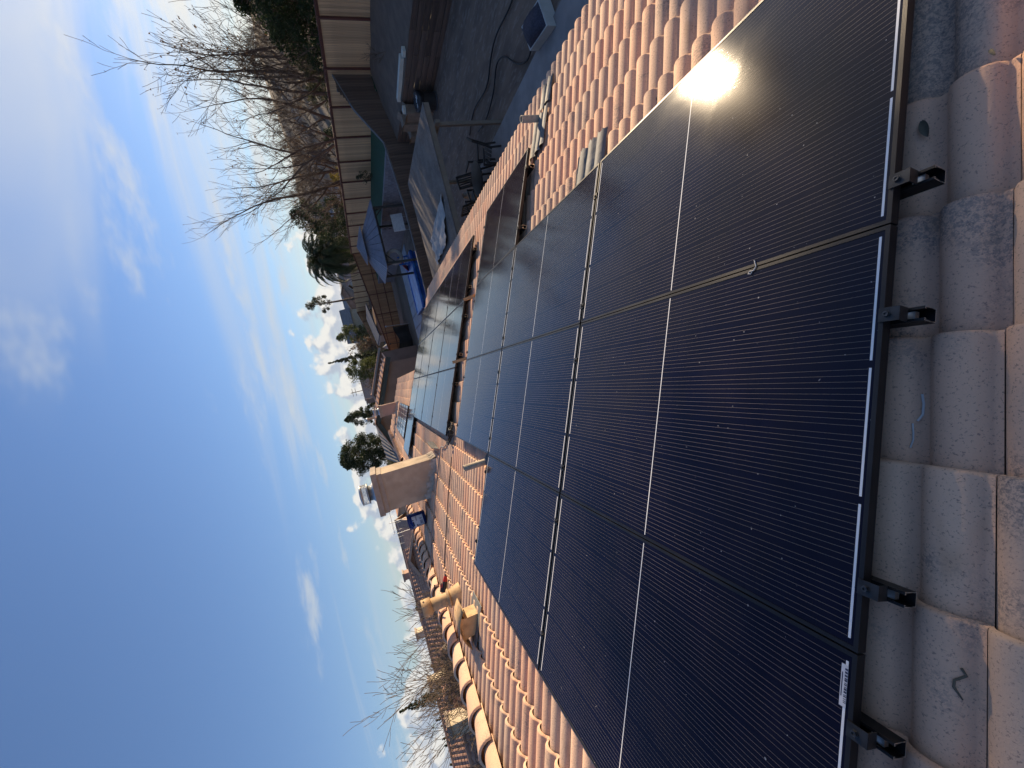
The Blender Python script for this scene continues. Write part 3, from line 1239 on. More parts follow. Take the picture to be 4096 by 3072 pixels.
def wavy_flashing(name, a0, a1, q0, q1, h, label, seed):
    """lead dressed over the rolls of the tiles"""
    mb = MB()
    rr = random.Random(seed)
    na, nq = 30, 5
    vs = []
    for i in range(na + 1):
        a = a0 + (a1 - a0) * i / na
        ph = ((a - A0) % (TW / 2)) / (TW / 2)
        zz = 0.046 * (max(0, 1 - (2 * ph - 1) ** 2)) ** 0.7
        for j in range(nq + 1):
            q = q0 + (q1 - q0) * j / nq
            vs.append(W(a + rr.uniform(-.003, .003), q + (rr.uniform(-.02, .02) if j == 0 else 0), PAN + 0.036 + zz * 0.9 + h + rr.uniform(-.002, .002)))
    fs = [(i * (nq + 1) + j, (i + 1) * (nq + 1) + j, (i + 1) * (nq + 1) + j + 1, i * (nq + 1) + j + 1) for i in range(na) for j in range(nq)]
    m = len(vs)
    dn = W(0, 0, -0.003)
    mb.add(vs + [v + dn for v in vs], fs + [tuple(x + m for x in reversed(f)) for f in fs], True)
    o = mb.build(name, M['lead'])
    return tag(o, label, 'flashing')


wavy_flashing('metal_flashing', 1.93, 2.36, -1.52, -1.10, 0.004, 'grey metal flashing dressed over the tiles at the edge of the near panels', 3)
wavy_flashing('metal_flashing', 3.34, 3.74, -2.66, -2.22, 0.004, 'crumpled grey flashing dressed over the tiles round the short pipe', 4)
wavy_flashing('metal_flashing', 3.30, 3.56, -2.98, -2.70, 0.006, 'narrow torn piece of pale flashing below the short pipe', 9)

# offcuts of lumber wedged between the two arrays
for (px, label, ln, az) in (((VE(1890, 225)), 'short offcut of fresh lumber standing in the gap nearest the gutter', 0.20, 10),
                            ((VE(1830, 910)), 'longer offcut of fresh lumber standing in the middle of the gap', 0.30, -12)):
    a, q = on_roof(px[0] + 12, px[1], -0.10)
    a = max(a, 5.5)
    p0 = W(a, q, -0.12)
    p1 = p0 + Vector((0.22 * ln / 0.3, 0.01, ln * 0.72))
    mb = MB()
    mb.bar(p0, p1, 0.045, 0.085, Vector((1, 0, 0.2)))
    o = mb.build('wood_offcut', M['lumber'], None, org=p0)
    tag(o, label, 'lumber', 'lumber offcuts')


# impact driver lying on the tiles
def driver():
    a, q = 5.02, 3.12
    c = W(a, q, -0.06)
    t = thing('cordless_drill', c, 'black and red cordless drill lying on the tiles near the ridge', 'power drill')
    ex = W(0.22, -1, 0).normalized()            # nose points down the slope
    ez = W(0, 0, 1)
    ey = ez.cross(ex).normalized()

    def P(x, y, z):
        return c + ex * x + ey * y + ez * z
    mb = MB()
    mb.tube([P(-0.10, 0, 0), P(-0.095, 0, 0), P(-0.02, 0, 0), P(0.035, 0, 0)], [0.022, 0.031, 0.034, 0.031], 16)
    mb.build('motor_housing', M['tool_black'], t)
    mb = MB()
    mb.tube([P(0.035, 0, 0), P(0.075, 0, 0), P(0.10, 0, 0)], [0.031, 0.028, 0.021], 16)
    mb.build('gear_case', M['tool_red'], t)
    mb = MB()
    mb.tube([P(0.10, 0, 0), P(0.125, 0, 0)], [0.013, 0.012], 12)
    mb.tube([P(0.125, 0, 0), P(0.19, 0, 0)], [0.004, 0.0035], 6)
    mb.build('chuck', M['bolt'], t)
    mb = MB()
    mb.tube([P(-0.045, 0.01, -0.01), P(-0.055, 0.06, -0.012), P(-0.075, 0.125, -0.015)], [0.021, 0.019, 0.022], 12)
    hnd = mb.build('handle', M['tool_black'], t)
    mb = MB()
    mb.tube([P(-0.026, 0.035, -0.01), P(-0.03, 0.058, -0.01)], [0.008, 0.007], 8)
    mb.build('trigger', M['tool_red'], hnd)
    R3 = Matrix((ex, ey, ez)).transposed()
    mb = MB()
    mb.box(P(-0.075, 0.155, -0.014), (0.115, 0.058, 0.07), R3, 0.92)
    bt = mb.build('battery', M['tool_black'], t)
    mb = MB()
    mb.box(P(-0.075, 0.156, 0.0225), (0.06, 0.022, 0.002), R3)
    mb.build('red_badge', M['tool_red'], bt)
    mb = MB()
    mb.box(P(-0.02, 0, 0.035), (0.05, 0.02, 0.002), R3)
    mb.build('red_stripe', M['tool_red'], t)


driver()


# cables
def cable(pts, r, name, mat, label, sm=6, seed=0, wob=0.0):
    rr = random.Random(seed)
    P = [Vector(p) for p in pts]
    out = []
    for i in range(len(P) - 1):
        p0, p1 = P[max(i - 1, 0)], P[i]
        p2, p3 = P[i + 1], P[min(i + 2, len(P) - 1)]
        for s in range(sm):
            t = s / sm
            out.append(0.5 * ((2 * p1) + (p2 - p0) * t + (2 * p0 - 5 * p1 + 4 * p2 - p3) * t * t + (3 * p1 - p0 - 3 * p2 + p3) * t ** 3)
                       + Vector((rr.uniform(-wob, wob), rr.uniform(-wob, wob), 0)))
    out.append(P[-1])
    mb = MB()
    mb.tube(out, r, 6)
    o = mb.build(name, mat)
    return tag(o, label, 'cable')


hc = -0.082
c1 = [(6.28, 1.31), (6.60, 1.44), (6.90, 1.48), (6.92, 1.61), (6.88, 2.02), (6.79, 2.40), (6.68, 2.83), (6.55, 3.09), (6.35, 3.31), (6.05, 3.44), (5.7, 3.45)]
cable([W(a, q, hc + (0.05 if q > 3.35 else 0)) for a, q in c1], 0.011, 'power_cable', M['conduit'], 'thick grey cable running from the panels past the chimney to the ridge')
c2 = [(5.84, 1.50), (5.77, 1.80), (5.62, 2.25), (5.40, 2.75), (5.28, 3.02)]
cable([W(a, q, hc) for a, q in c2], 0.007, 'power_cable', M['cable'], 'thin dark cable lying up the slope to the drill')
cb = [(4.75, 3.30), (4.95, 3.40), (5.20, 3.36), (5.30, 3.25)]
cable([W(a, q, 0.02) for a, q in cb], 0.010, 'air_hose', M['cable'], 'short black hose looped over the ridge caps beside the drill')
rr = random.Random(11)
mb = MB()
pc = W(6.02, 1.16, -0.05)
for kk in range(6):
    pts = []
    ph, rx, ry = rr.uniform(0, 6), rr.uniform(0.05, 0.12), rr.uniform(0.05, 0.14)
    for i in range(15):
        a = ph + i * 2 * math.pi / 14
        pts.append(pc + W(rx * math.cos(a) + rr.uniform(-.012, .012), ry * math.sin(a) + kk * 0.02 - 0.05, 0.02 * math.sin(2 * a + kk) + rr.uniform(-.01, .03)))
    mb.tube(pts, 0.008, 6)
o = mb.build('cable_bundle', M['cable'])
tag(o, 'tangled bundle of black cables under the edge of the far array', 'cable')

# litter on the near tiles
def surf(a, q):
    """height of the tiled surface above the module plane"""
    ph = ((a - A0) % (TW / 2)) / (TW / 2) * (TW / 2)
    t = (ph - 0.021) / (TW / 2 - 0.021)
    zz = 0.038 * max(0.0, 1 - (2 * t - 1) ** 2) ** 0.64 if t > 0 else 0.0
    y = (q - EAVE) % EXPO
    return PAN + zz + 0.022 - 0.037 * y / TLEN


def near(px, h):
    for i in range(6):
        a, q = on_roof(px[0], px[1], h)
        h = surf(a, q)
    return a, q


def lay(a, q, up=0.003):
    return W(a, q, surf(a, q) + up)


def leaf(px, ln, wd, az, h, label):
    a, q = near(px, h)
    h0 = max(surf(a + i * 0.01, q + j * 0.012) for i in (-1, 0, 1) for j in (-2, -1, 0, 1, 2)) + 0.002
    mb = MB()
    n = 7
    vs = []
    d = Vector((math.cos(rad(az)), math.sin(rad(az))))
    s = Vector((-d.y, d.x))
    for i in range(n + 1):
        t = i / n
        w = wd * math.sin(math.pi * min(0.98, t * 0.9 + 0.06)) ** 0.8
        for e in (-1, 0, 1):
            p = d * ((t - 0.5) * ln) + s * (e * w / 2)
            vs.append(W(a + p.x, q + p.y, h0 + (0.003 if e else 0.0) + 0.004 * math.sin(3 * t)))
    fs = []
    for i in range(n):
        for e in range(2):
            fs.append((i * 3 + e, (i + 1) * 3 + e, (i + 1) * 3 + e + 1, i * 3 + e + 1))
    m = len(vs)
    dn = W(0, 0, -0.0008)
    mb.add(vs + [v + dn for v in vs], fs + [tuple(x + m for x in reversed(f)) for f in fs], True)
    o = mb.build('fallen_leaf', M['leaf_dead'], None, org=vs[0])
    tag(o, label, 'leaf')


leaf((3710, 520), 0.060, 0.022, 107, -0.120, 'large dry leaf lying on the near tiles beside the front rail')
leaf((4005, 233), 0.026, 0.009, 115, -0.105, 'small dark leaf at the very edge of the near tiles')
a, q = near((3655, 1700), -0.13)
mb = MB()
mb.tube([lay(a, q - 0.004), lay(a - 0.001, q + 0.02), lay(a - 0.001, q + 0.04), lay(a + 0.003, q + 0.062)], 0.0022, 6)
o = mb.build('zip_tie_end', M['white_plastic'])
tag(o, 'straight white plastic offcut lying on the near tiles', 'plastic offcut')
mb = MB()
mb.tube([lay(a - 0.012, q - 0.085), lay(a - 0.016, q - 0.06), lay(a - 0.014, q - 0.03), lay(a - 0.006, q - 0.012)], 0.0032, 6)
o = mb.build('zip_tie_end', M['white_plastic'])
tag(o, 'curved white plastic offcut lying on the near tiles', 'plastic offcut')
mb = MB()
a, q = near((3830, 2720), -0.105)
mb.tube([lay(a - 0.006, q - 0.03), lay(a - 0.012, q - 0.016), lay(a + 0.003, q + 0.002), lay(a + 0.004, q + 0.018), lay(a - 0.008, q + 0.04)], [0.003, 0.0035, 0.003, 0.003, 0.0015], 6)
o = mb.build('twig', M['leaf_dead'])
tag(o, 'crooked dark twig lying on the near tiles', 'twig')
# pale scuffed squiggle of sealant on a module
a, q = on_roof(3045, 1070, 0.0)
mb = MB()
pts = [W(a + 0.03, q - 0.035, 0.003), W(a + 0.02, q - 0.01, 0.003), W(a + 0.03, q + 0.004, 0.003), W(a + 0.045, q + 0.002, 0.003), W(a + 0.052, q + 0.010, 0.003), W(a + 0.04, q + 0.014, 0.003), W(a + 0.036, q + 0.006, 0.003)]
mb.tube(pts, 0.0018, 5)
o = mb.build('sealant_smear', M['white_plastic'])
tag(o, 'thin white squiggle of sealant on a near panel', 'sealant')
rr = random.Random(21)
mb = MB()
for i in range(60):
    q0 = EAVE + EXPO * rr.randrange(1, 10) + rr.uniform(0.0, 0.3)
    a0 = rr.uniform(0.5, 6.0)
    aa = A0 + TW / 2 * round((a0 - A0) / (TW / 2)) + 0.01
    if any(cv[0] - 0.1 < aa < cv[1] + 0.1 and cv[2] - 0.1 < q0 < cv[3] + 0.1 for cv in covers):
        continue
    c = W(aa, q0, surf(aa, q0) + 0.003)
    r = rr.uniform(0.006, 0.016)
    mb.box(c, (r, r * rr.uniform(1, 2.2), r * 0.7), Matrix.Rotation(rr.uniform(0, 3), 3, 'Z'))
o = mb.build('roof_litter', M['leaf_dead'])
tag(o, 'small dark crumbs of litter caught in the valleys of the tiles', 'litter', kind='stuff')

# ------------------------------------------------------------------ the yards below
M['dirt'] = pm('bare_dirt', (0.215, 0.145, 0.10), (0.14, 0.097, 0.07), 1.3, 0.95, bump=0.8, bscale=14, coord='World', c3=(0.30, 0.235, 0.185), scale3=6, amt3=0.5, stretch=(0.5, 1.6, 1))
M['dirt2'] = pm('terrace_dirt', (0.17, 0.12, 0.085), (0.125, 0.09, 0.066), 2.5, 0.95, bump=0.6, bscale=20, coord='World')
M['grass_dry'] = pm('dry_hill', (0.16, 0.115, 0.08), (0.10, 0.074, 0.052), 0.12, 0.95, coord='World', c3=(0.075, 0.075, 0.045), scale3=0.5, amt3=0.6)
M['concrete'] = pm('old_concrete', (0.32, 0.295, 0.27), (0.25, 0.23, 0.215), 1.2, 0.9, bump=0.3, bscale=30, coord='World', c3=(0.17, 0.165, 0.16), scale3=2, amt3=0.4)
M['slab'] = pm('patio_slab', (0.30, 0.32, 0.35), (0.25, 0.265, 0.29), 0.8, 0.85, bump=0.2, bscale=20, coord='World')
M['turf'] = pm('green_turf', (0.012, 0.070, 0.032), (0.010, 0.055, 0.026), 3, 0.9, bump=0.8, bscale=60, coord='World')
M['block'] = pm('grey_block', (0.21, 0.205, 0.215), (0.155, 0.15, 0.158), 4, 0.9, bump=0.5, bscale=40, rnd=0.16)
M['board'] = pm('pale_fence_board', (0.54, 0.335, 0.175), (0.40, 0.245, 0.125), 2.2, 0.85, stretch=(5, 5, 0.7), bump=0.3, bscale=12, rnd=0.2, c3=(0.20, 0.14, 0.09), scale3=5, amt3=0.4)
M['board_brown'] = pm('brown_fence_board', (0.34, 0.18, 0.085), (0.25, 0.13, 0.06), 2.2, 0.85, stretch=(5, 5, 0.7), bump=0.3, bscale=12, rnd=0.2)
M['board_dark'] = pm('weathered_fence_board', (0.13, 0.085, 0.058), (0.085, 0.058, 0.044), 2.5, 0.9, stretch=(6, 6, 0.6), bump=0.4, bscale=12, rnd=0.25, c3=(0.20, 0.16, 0.125), scale3=4, amt3=0.5)
M['redwood'] = pm('redwood_stain', (0.13, 0.045, 0.03), (0.095, 0.034, 0.024), 4, 0.8, rnd=0.1)
M['cap_grey'] = pm('greyed_fence_cap', (0.17, 0.17, 0.165), (0.12, 0.12, 0.12), 3, 0.9, stretch=(1, 0.3, 1))
M['plank'] = pm('retaining_plank', (0.15, 0.098, 0.07), (0.10, 0.068, 0.052), 2, 0.95, stretch=(0.6, 3, 5), bump=0.7, bscale=10, rnd=0.22)
M['feltroof'] = pm('mineral_felt', (0.165, 0.135, 0.112), (0.105, 0.088, 0.075), 2.2, 0.95, bump=0.6, bscale=50, coord='World', c3=(0.22, 0.18, 0.15), scale3=12, amt3=0.5)
M['timber'] = pm('tan_timber', (0.24, 0.19, 0.14), (0.19, 0.15, 0.11), 3, 0.85)
M['bin'] = pm('grey_bin', (0.085, 0.09, 0.10), (0.07, 0.075, 0.085), 4, 0.5)
M['bag'] = pm('black_bag', (0.012, 0.012, 0.014), (0.02, 0.02, 0.022), 12, 0.3, bump=0.8, bscale=14)
M['white_board'] = pm('white_board', (0.62, 0.60, 0.50), (0.54, 0.52, 0.43), 3, 0.7)
M['card'] = pm('cardboard', (0.26, 0.19, 0.135), (0.21, 0.15, 0.105), 4, 0.9)
M['net'] = pm('dark_netting', (0.035, 0.035, 0.06), (0.02, 0.02, 0.035), 22, 0.6, bump=0.9, bscale=45)
M['tubwhite'] = pm('white_tub', (0.50, 0.50, 0.46), (0.42, 0.42, 0.39), 3, 0.7)
M['furn'] = pm('dark_patio_furniture', (0.022, 0.020, 0.020), (0.035, 0.032, 0.03), 10, 0.55)
M['tarp'] = pm('pale_tarp', (0.36, 0.345, 0.32), (0.27, 0.26, 0.245), 4, 0.7, bump=0.6, bscale=8)
M['gazebo_roof'] = pm('grey_metal_roof', (0.20, 0.20, 0.235), (0.17, 0.17, 0.20), 3, 0.5, 0.2)
M['gazebo_frame'] = pm('dark_gazebo_frame', (0.035, 0.036, 0.032), (0.05, 0.05, 0.045), 6, 0.6)
M['pool'] = pm('blue_pool_vinyl', (0.015, 0.075, 0.32), (0.04, 0.17, 0.46), 1.6, 0.35, coord='World', lo=0.45, hi=0.6)
M['red_plastic'] = pm('red_plastic', (0.42, 0.05, 0.05), (0.36, 0.10, 0.10), 5, 0.5)
M['blue_plastic'] = pm('blue_plastic', (0.02, 0.12, 0.40), rough=0.5)
M['shed_roof'] = pm('slate_grey_shingle', (0.085, 0.095, 0.115), (0.065, 0.072, 0.09), 3, 0.9, bump=0.4, bscale=30, coord='World')
M['white_paint'] = pm('white_paint', (0.62, 0.61, 0.58), (0.55, 0.54, 0.52), 5, 0.6)
M['screen'] = pm('black_shade_cloth', (0.02, 0.018, 0.016), (0.045, 0.038, 0.032), 1.4, 0.95, coord='World', lo=0.3, hi=0.8)

# ---- ground sheet: flat round the houses, rising to scrubby hills behind the back fence, falling away to the far plain
def ground_z(x, y):
    z = ZG
    # hillside to the right, beyond the back fence line
    if y < -16.2:
        t = min(1.0, (-16.2 - y) / 1.0)
        z = ZG + 1.9 * t
        az = math.degrees(math.atan2(y - CAM.y, max(x - CAM.x, 1e-3)))
        r = math.hypot(x - CAM.x, y - CAM.y)
        # ridge line as an angle above the eye, read off the skyline
        el = 2.1 + 0.35 * math.sin(az * 0.5) - max(0, az + 24) * 0.16
        crest = CAM.z + 130 * math.tan(rad(max(el, 0.2)))
        s = min(1.0, max(0.0, (r - 40) / 90.0))
        s = s * s * (3 - 2 * s)
        z = z + (crest - z) * s * min(1, max(0.0, (-16.2 - y) / 14.0)) + 0.5 * mnoise.noise(Vector((x * 0.08, y * 0.08, 0)))
        z = max(z, ZG + 1.9 * t)
    return z


mb = MB()
def axis(lo, hi):
    v = []
    t = 0.0
    while t < hi:
        v.append(t)
        t += 1.6 + t * 0.10
    n = []
    t = 1.6
    while t < -lo:
        n.append(-t)
        t += 1.6 + t * 0.10
    return sorted(n + v + [lo, hi])
gx, gy = axis(-1900, 6000), axis(-3000, 6000)
gx = sorted(set(gx)); gy = sorted(set(gy + [-16.2, -16.6, -17.2]))
vs = [(x, y, ground_z(x, y) if math.hypot(x, y) < 400 else (ground_z(x, y) if y > -16.2 else max(ZG, ground_z(x, y) * max(0, 1 - (math.hypot(x, y) - 400) / 900)))) for x in gx for y in gy]
ny = len(gy)
mb.add(vs, [(i * ny + j, (i + 1) * ny + j, (i + 1) * ny + j + 1, i * ny + j + 1) for i in range(len(gx) - 1) for j in range(ny - 1)], True)
gnd = mb.build('ground', M['grass_dry'])
tag(gnd, kind='structure')

# our back yard: dirt, and the terrace held by a plank wall
mb = MB()
nx, ny2 = 60, 26
vs = []
for i in range(nx + 1):
    for j in range(ny2 + 1):
        x, y = -6 + 27.5 * i / nx, -12.1 + 9.6 * j / ny2
        vs.append((x, y, ZG + 0.02 + 0.05 * (mnoise.noise(Vector((x * 0.9, y * 1.7, 1))) + 1)))
mb.add(vs, [(i * (ny2 + 1) + j, (i + 1) * (ny2 + 1) + j, (i + 1) * (ny2 + 1) + j + 1, i * (ny2 + 1) + j + 1) for i in range(nx) for j in range(ny2)], True)
tag(mb.build('yard_dirt', M['dirt']), kind='structure')
WT = -2.93
mb = MB()
vs = []
nx, ny2 = 44, 12
for i in range(nx + 1):
    for j in range(ny2 + 1):
        x, y = -6 + 27.4 * i / nx, -15.6 + 3.5 * j / ny2
        t = j / ny2
        vs.append((x, y, -2.40 + (WT + 2.40) * t ** 1.2 + 0.06 * mnoise.noise(Vector((x * 0.8, y * 0.9, 4)))))
mb.add(vs, [(i * (ny2 + 1) + j, (i + 1) * (ny2 + 1) + j, (i + 1) * (ny2 + 1) + j + 1, i * (ny2 + 1) + j + 1) for i in range(nx) for j in range(ny2)], True)
tag(mb.build('terrace', M['dirt2']), kind='structure')

rw = thing('retaining_wall', (8, -12.12, ZG), 'low dark plank retaining wall holding up the dirt terrace', 'retaining wall')
rr = random.Random(31)
pk = MB()
pk.box((0, 0, 0), (2.4, 0.05, 0.222))
plank_me = pk.mesh('plank', M['plank'])
for row in range(6):
    x = -6 + (row % 2) * 1.2
    while x < 21.2:
        o = bpy.data.objects.new('plank', plank_me)
        COL.objects.link(o)
        o.parent = rw
        o.location = Vector((x + 1.2, -12.08 + row * -0.012 + rr.uniform(-0.014, 0.014), ZG + 0.13 + row * 0.228)) - Vector((8, -12.12, ZG))
        o.rotation_euler = (rr.uniform(-0.03, 0.03), rr.uniform(-0.006, 0.006), 0)
        o.scale = (0.995, 1, rr.uniform(0.93, 0.985))
        x += 2.4

# concrete by the house
mb = MB()
mb.box((4, -4.9, ZG + 0.09), (22, 3.9, 0.14))
tag(mb.build('patio_concrete', M['concrete']), kind='structure')


# ---- fences: every board, post and cap rail on its own
def board_mesh(w, h, mat, name='board'):
    mbx = MB()
    mbx.box((0, 0, h / 2), (w, 0.018, h))
    return mbx.mesh(name, mat)


def fence(name, p0, p1, zb, zt, bw, bmat, pmat, label, post=2.95, cap=True, first=0.0, rails=False, seed=1, gap=0.004, side=1, rail_side=None):
    """zb, zt: functions of distance along the fence"""
    p0, p1 = Vector((p0[0], p0[1], 0)), Vector((p1[0], p1[1], 0))
    L = (p1 - p0).length
    d = (p1 - p0) / L
    ang = math.atan2(d.y, d.x)
    org = Vector((p0.x, p0.y, zb(0)))
    t = thing(name, org, label, 'fence')
    rr = random.Random(seed)
    me = board_mesh(bw - gap, 1.0, bmat)
    s = bw / 2
    nrm = Vector((-d.y, d.x, 0))
    while s < L:
        o = bpy.data.objects.new('board', me)
        COL.objects.link(o)
        o.parent = t
        z0, z1 = zb(s), zt(s)
        pos = p0 + d * s + nrm * rr.uniform(-0.004, 0.004)
        o.location = Vector((pos.x, pos.y, z0 + rr.uniform(-.02, .02))) - org
        o.rotation_euler = (0, 0, ang)
        o.scale = (1, 1, z1 - z0 - 0.02)
        s += bw
    s = first
    mbx = MB()
    mbx.box((0, 0, 0.5), (0.09, 0.09, 1.0))
    pme = mbx.mesh('post', pmat)
    while s < L + 0.01:
        o = bpy.data.objects.new('post', pme)
        COL.objects.link(o)
        o.parent = t
        z0, z1 = zb(s), zt(s)
        pos = p0 + d * s + nrm * (0.057 * side)
        o.location = Vector((pos.x, pos.y, z0 - 0.05)) - org
        o.rotation_euler = (0, 0, ang)
        o.scale = (1, 1, z1 - z0 + 0.05)
        s += post
    if cap:
        mbx = MB()
        n = max(1, int(L / 1.5))
        for i in range(n):
            a, b2 = L * i / n, L * (i + 1) / n
            q0, q1 = p0 + d * a, p0 + d * b2
            mbx.bar((q0.x + nrm.x * 0.03 * side, q0.y + nrm.y * 0.03 * side, zt(a) + 0.02), (q1.x + nrm.x * 0.03 * side, q1.y + nrm.y * 0.03 * side, zt(b2) + 0.02), 0.15, 0.045)
        mbx.build('cap_rail', pmat, t)
        mbx = MB()
        for i in range(n):
            a, b2 = L * i / n, L * (i + 1) / n
            q0, q1 = p0 + d * a + nrm * (0.03 * side), p0 + d * b2 + nrm * (0.03 * side)
            mbx.bar((q0.x, q0.y, zt(a) - 0.06), (q1.x, q1.y, zt(b2) - 0.06), 0.04, 0.09)
        mbx.build('top_rail', pmat, t)
    if rails:
        for hh in rails:
            mbx = MB()
            sd = side if rail_side is None else rail_side
            q0, q1 = p0 + nrm * (0.03 * sd), p1 + nrm * (0.03 * sd)
            mbx.bar((q0.x, q0.y, zb(0) + hh), (q1.x, q1.y, zb(L) + hh), 0.04, 0.09)
            mbx.build('rail', pmat, t)
    return t


# back fence: pale boards, redwood posts and cap
fence('wood_fence', (16.9, -15.62), (50.0, -15.62), lambda s: -2.46, lambda s: -0.23, 0.142, M['board'], M['redwood'],
      'long pale board fence with reddish posts and cap along the back', post=2.93, first=1.27, seed=5)
fence('wood_fence', (8.0, -15.62), (16.76, -15.62), lambda s: -2.46, lambda s: -0.23, 0.142, M['board'], M['redwood'],
      'nearest stretch of pale board fence at the edge of the picture', post=2.93, first=0.4, seed=6)
# side fence between the yards, stepping down the slope
def side_top(s):            # s measured from the back fence towards the house
    if s < 0.75:
        return -0.57
    if s < 3.5:
        return -0.57 + (-2.29 + 0.57) * (s - 0.75) / 2.75
    return -2.29 - min(0.22, (s - 3.5) * 0.06)
def side_bot(s):
    if s < 0.75:
        return -2.42
    if s < 3.4:
        return -2.42 + (-4.2 + 2.42) * (s - 0.75) / 2.65
    return -4.25
fence('wood_fence', (21.5, -15.56), (21.5, -3.6), side_bot, side_top, 0.142, M['board_dark'], M['cap_grey'],
      'dark weathered side fence stepping down between the two yards', post=2.4, first=0.75, seed=8, side=-1)

# ---- things in our yard
c = Vector((17.45, -11.55, ZG + 0.05))
t = thing('trash_bin', c, 'round grey trash bin with a black bag beside the retaining wall', 'trash bin')
mb = MB()
mb.lathe(c, [(0.0, 0.0), (0.34, 0.0), (0.385, 0.80), (0.40, 0.80), (0.40, 0.84), (0.37, 0.84), (0.33, 0.02), (0, 0.02)], 28)
mb.build('body', M['bin'], t)
mb = MB()
mb.lathe(c, [(0.345, 0.05), (0.372, 0.05), (0.372, 0.09), (0.345, 0.09)], 28)
mb.build('foot_ring', M['bin'], t)
mb = MB()
n = 28
rr = random.Random(2)
prof = [(0.392, 0.62), (0.412, 0.66), (0.42, 0.80), (0.41, 0.90), (0.34, 0.935), (0.30, 0.86), (0.22, 0.72)]
vs, fs = [], []
for r, z in prof:
    for j in range(n):
        a = 2 * math.pi * j / n
        q = r * (1 + rr.uniform(-.03, .03))
        vs.append(c + Vector((q * math.cos(a), q * math.sin(a), z + rr.uniform(-.03, .03))))
for i in range(len(prof) - 1):
    for j in range(n):
        fs.append((i * n + j, i * n + (j + 1) % n, (i + 1) * n + (j + 1) % n, (i + 1) * n + j))
mb.add(vs, fs, True)
mb.build('bag', M['bag'], t)
mb = MB()
for i in range(9):
    a, r = rr.uniform(0, 6.28), rr.uniform(0.05, 0.24)
    mb.box(c + Vector((r * math.cos(a), r * math.sin(a), 0.83 + rr.uniform(0, .06))), (0.16, 0.10, 0.06), Matrix.Rotation(rr.uniform(0, 3), 3, 'Z') @ Matrix.Rotation(rr.uniform(-.6, .6), 3, 'X'))
mb.build('rubbish', M['white_plastic'], t)

for (x0, x1, y, label, h) in ((15.45, 15.75, -12.25, 'short white block lying at the end of the long white board', 0.12),
                              (16.05, 18.45, -12.36, 'long white board lying on top of the retaining wall', 0.15),
                              (18.15, 18.45, -11.75, 'small white block lying near the patio cover', 0.12)):
    mb = MB()
    z = WT + 0.10 if y < -12 else -2.93
    mb.box(((x0 + x1) / 2, y, z), (x1 - x0, 0.22 if x1 - x0 > 1 else 0.2, h), Matrix.Rotation(0.06, 3, 'Z'))
    o = mb.build('white_board', M['white_board'], None, org=((x0 + x1) / 2, y, z))
    tag(o, label, 'board')
# cardboard boxes on the terrace corner
bx = [(19.2, -11.70, 0.55, 0.5, 1.35, 'tall cardboard box standing at the end of the plank wall'), (19.95, -11.55, 0.5, 0.45, 0.95, 'lower cardboard box beside the tall one'),
      (18.6, -11.75, 0.7, 0.4, 1.2, 'brown panel box leaning on the plank wall')]
for (x, y, a, b2, h, label) in bx:
    z0 = ZG + 0.05
    t = thing('cardboard_box', (x, y, z0), label, 'box')
    mb = MB()
    mb.box((x, y, z0 + h / 2), (a, b2, h))
    mb.build('carton', M['card'], t)
    mb = MB()
    for sy in (-1, 1):
        mb.prism([Vector((x - a / 2, y + sy * b2 / 2, z0 + h)), Vector((x + a / 2, y + sy * b2 / 2, z0 + h)), Vector((x + a / 2, y + sy * (b2 / 2 + 0.14), z0 + h + 0.12)), Vector((x - a / 2, y + sy * (b2 / 2 + 0.14), z0 + h + 0.12))], (0, 0, 0.006))
    mb.build('flap', M['card'], t)

# white tub heaped with dark netting
t = thing('planter_tub', (8.0, -7.0, ZG + 0.1), 'white tub heaped with dark netting on the dirt below the gutter', 'tub')
corn = [Vector((7.38, -6.62, 0)), Vector((8.30, -6.78, 0)), Vector((8.45, -7.45, 0)), Vector((7.50, -7.28, 0))]
z0, z1 = ZG + 0.08, -3.92
mb = MB()
for i in range(4):
    a, b2 = corn[i], corn[(i + 1) % 4]
    cc = (corn[0] + corn[1] + corn[2] + corn[3]) / 4
    ai, bi = a + (cc - a) * 0.08, b2 + (cc - b2) * 0.08
    mb.add([Vector((p.x, p.y, z)) for p, z in ((a, z0), (b2, z0), (b2, z1), (a, z1), (ai, z0), (bi, z0), (bi, z1), (ai, z1))],
           [(0, 1, 2, 3), (5, 4, 7, 6), (3, 2, 6, 7), (0, 4, 5, 1)], False)
mb.build('shell', M['tubwhite'], t)
mb = MB()
n = 14
vs = []
for i in range(n + 1):
    for j in range(n + 1):
        s2, t2 = i / n, j / n
        p = (corn[0] * (1 - s2) + corn[1] * s2) * (1 - t2) + (corn[3] * (1 - s2) + corn[2] * s2) * t2
        e = (1 - (2 * s2 - 1) ** 2) * (1 - (2 * t2 - 1) ** 2)
        vs.append(Vector((p.x, p.y, z1 - 0.05 + 0.24 * e ** 0.6 + 0.03 * mnoise.noise(Vector((i * 1.3, j * 1.3, 0))))))
mb.add(vs, [(i * (n + 1) + j, (i + 1) * (n + 1) + j, (i + 1) * (n + 1) + j + 1, i * (n + 1) + j + 1) for i in range(n) for j in range(n)], True)
mb.build('netting', M['net'], t)

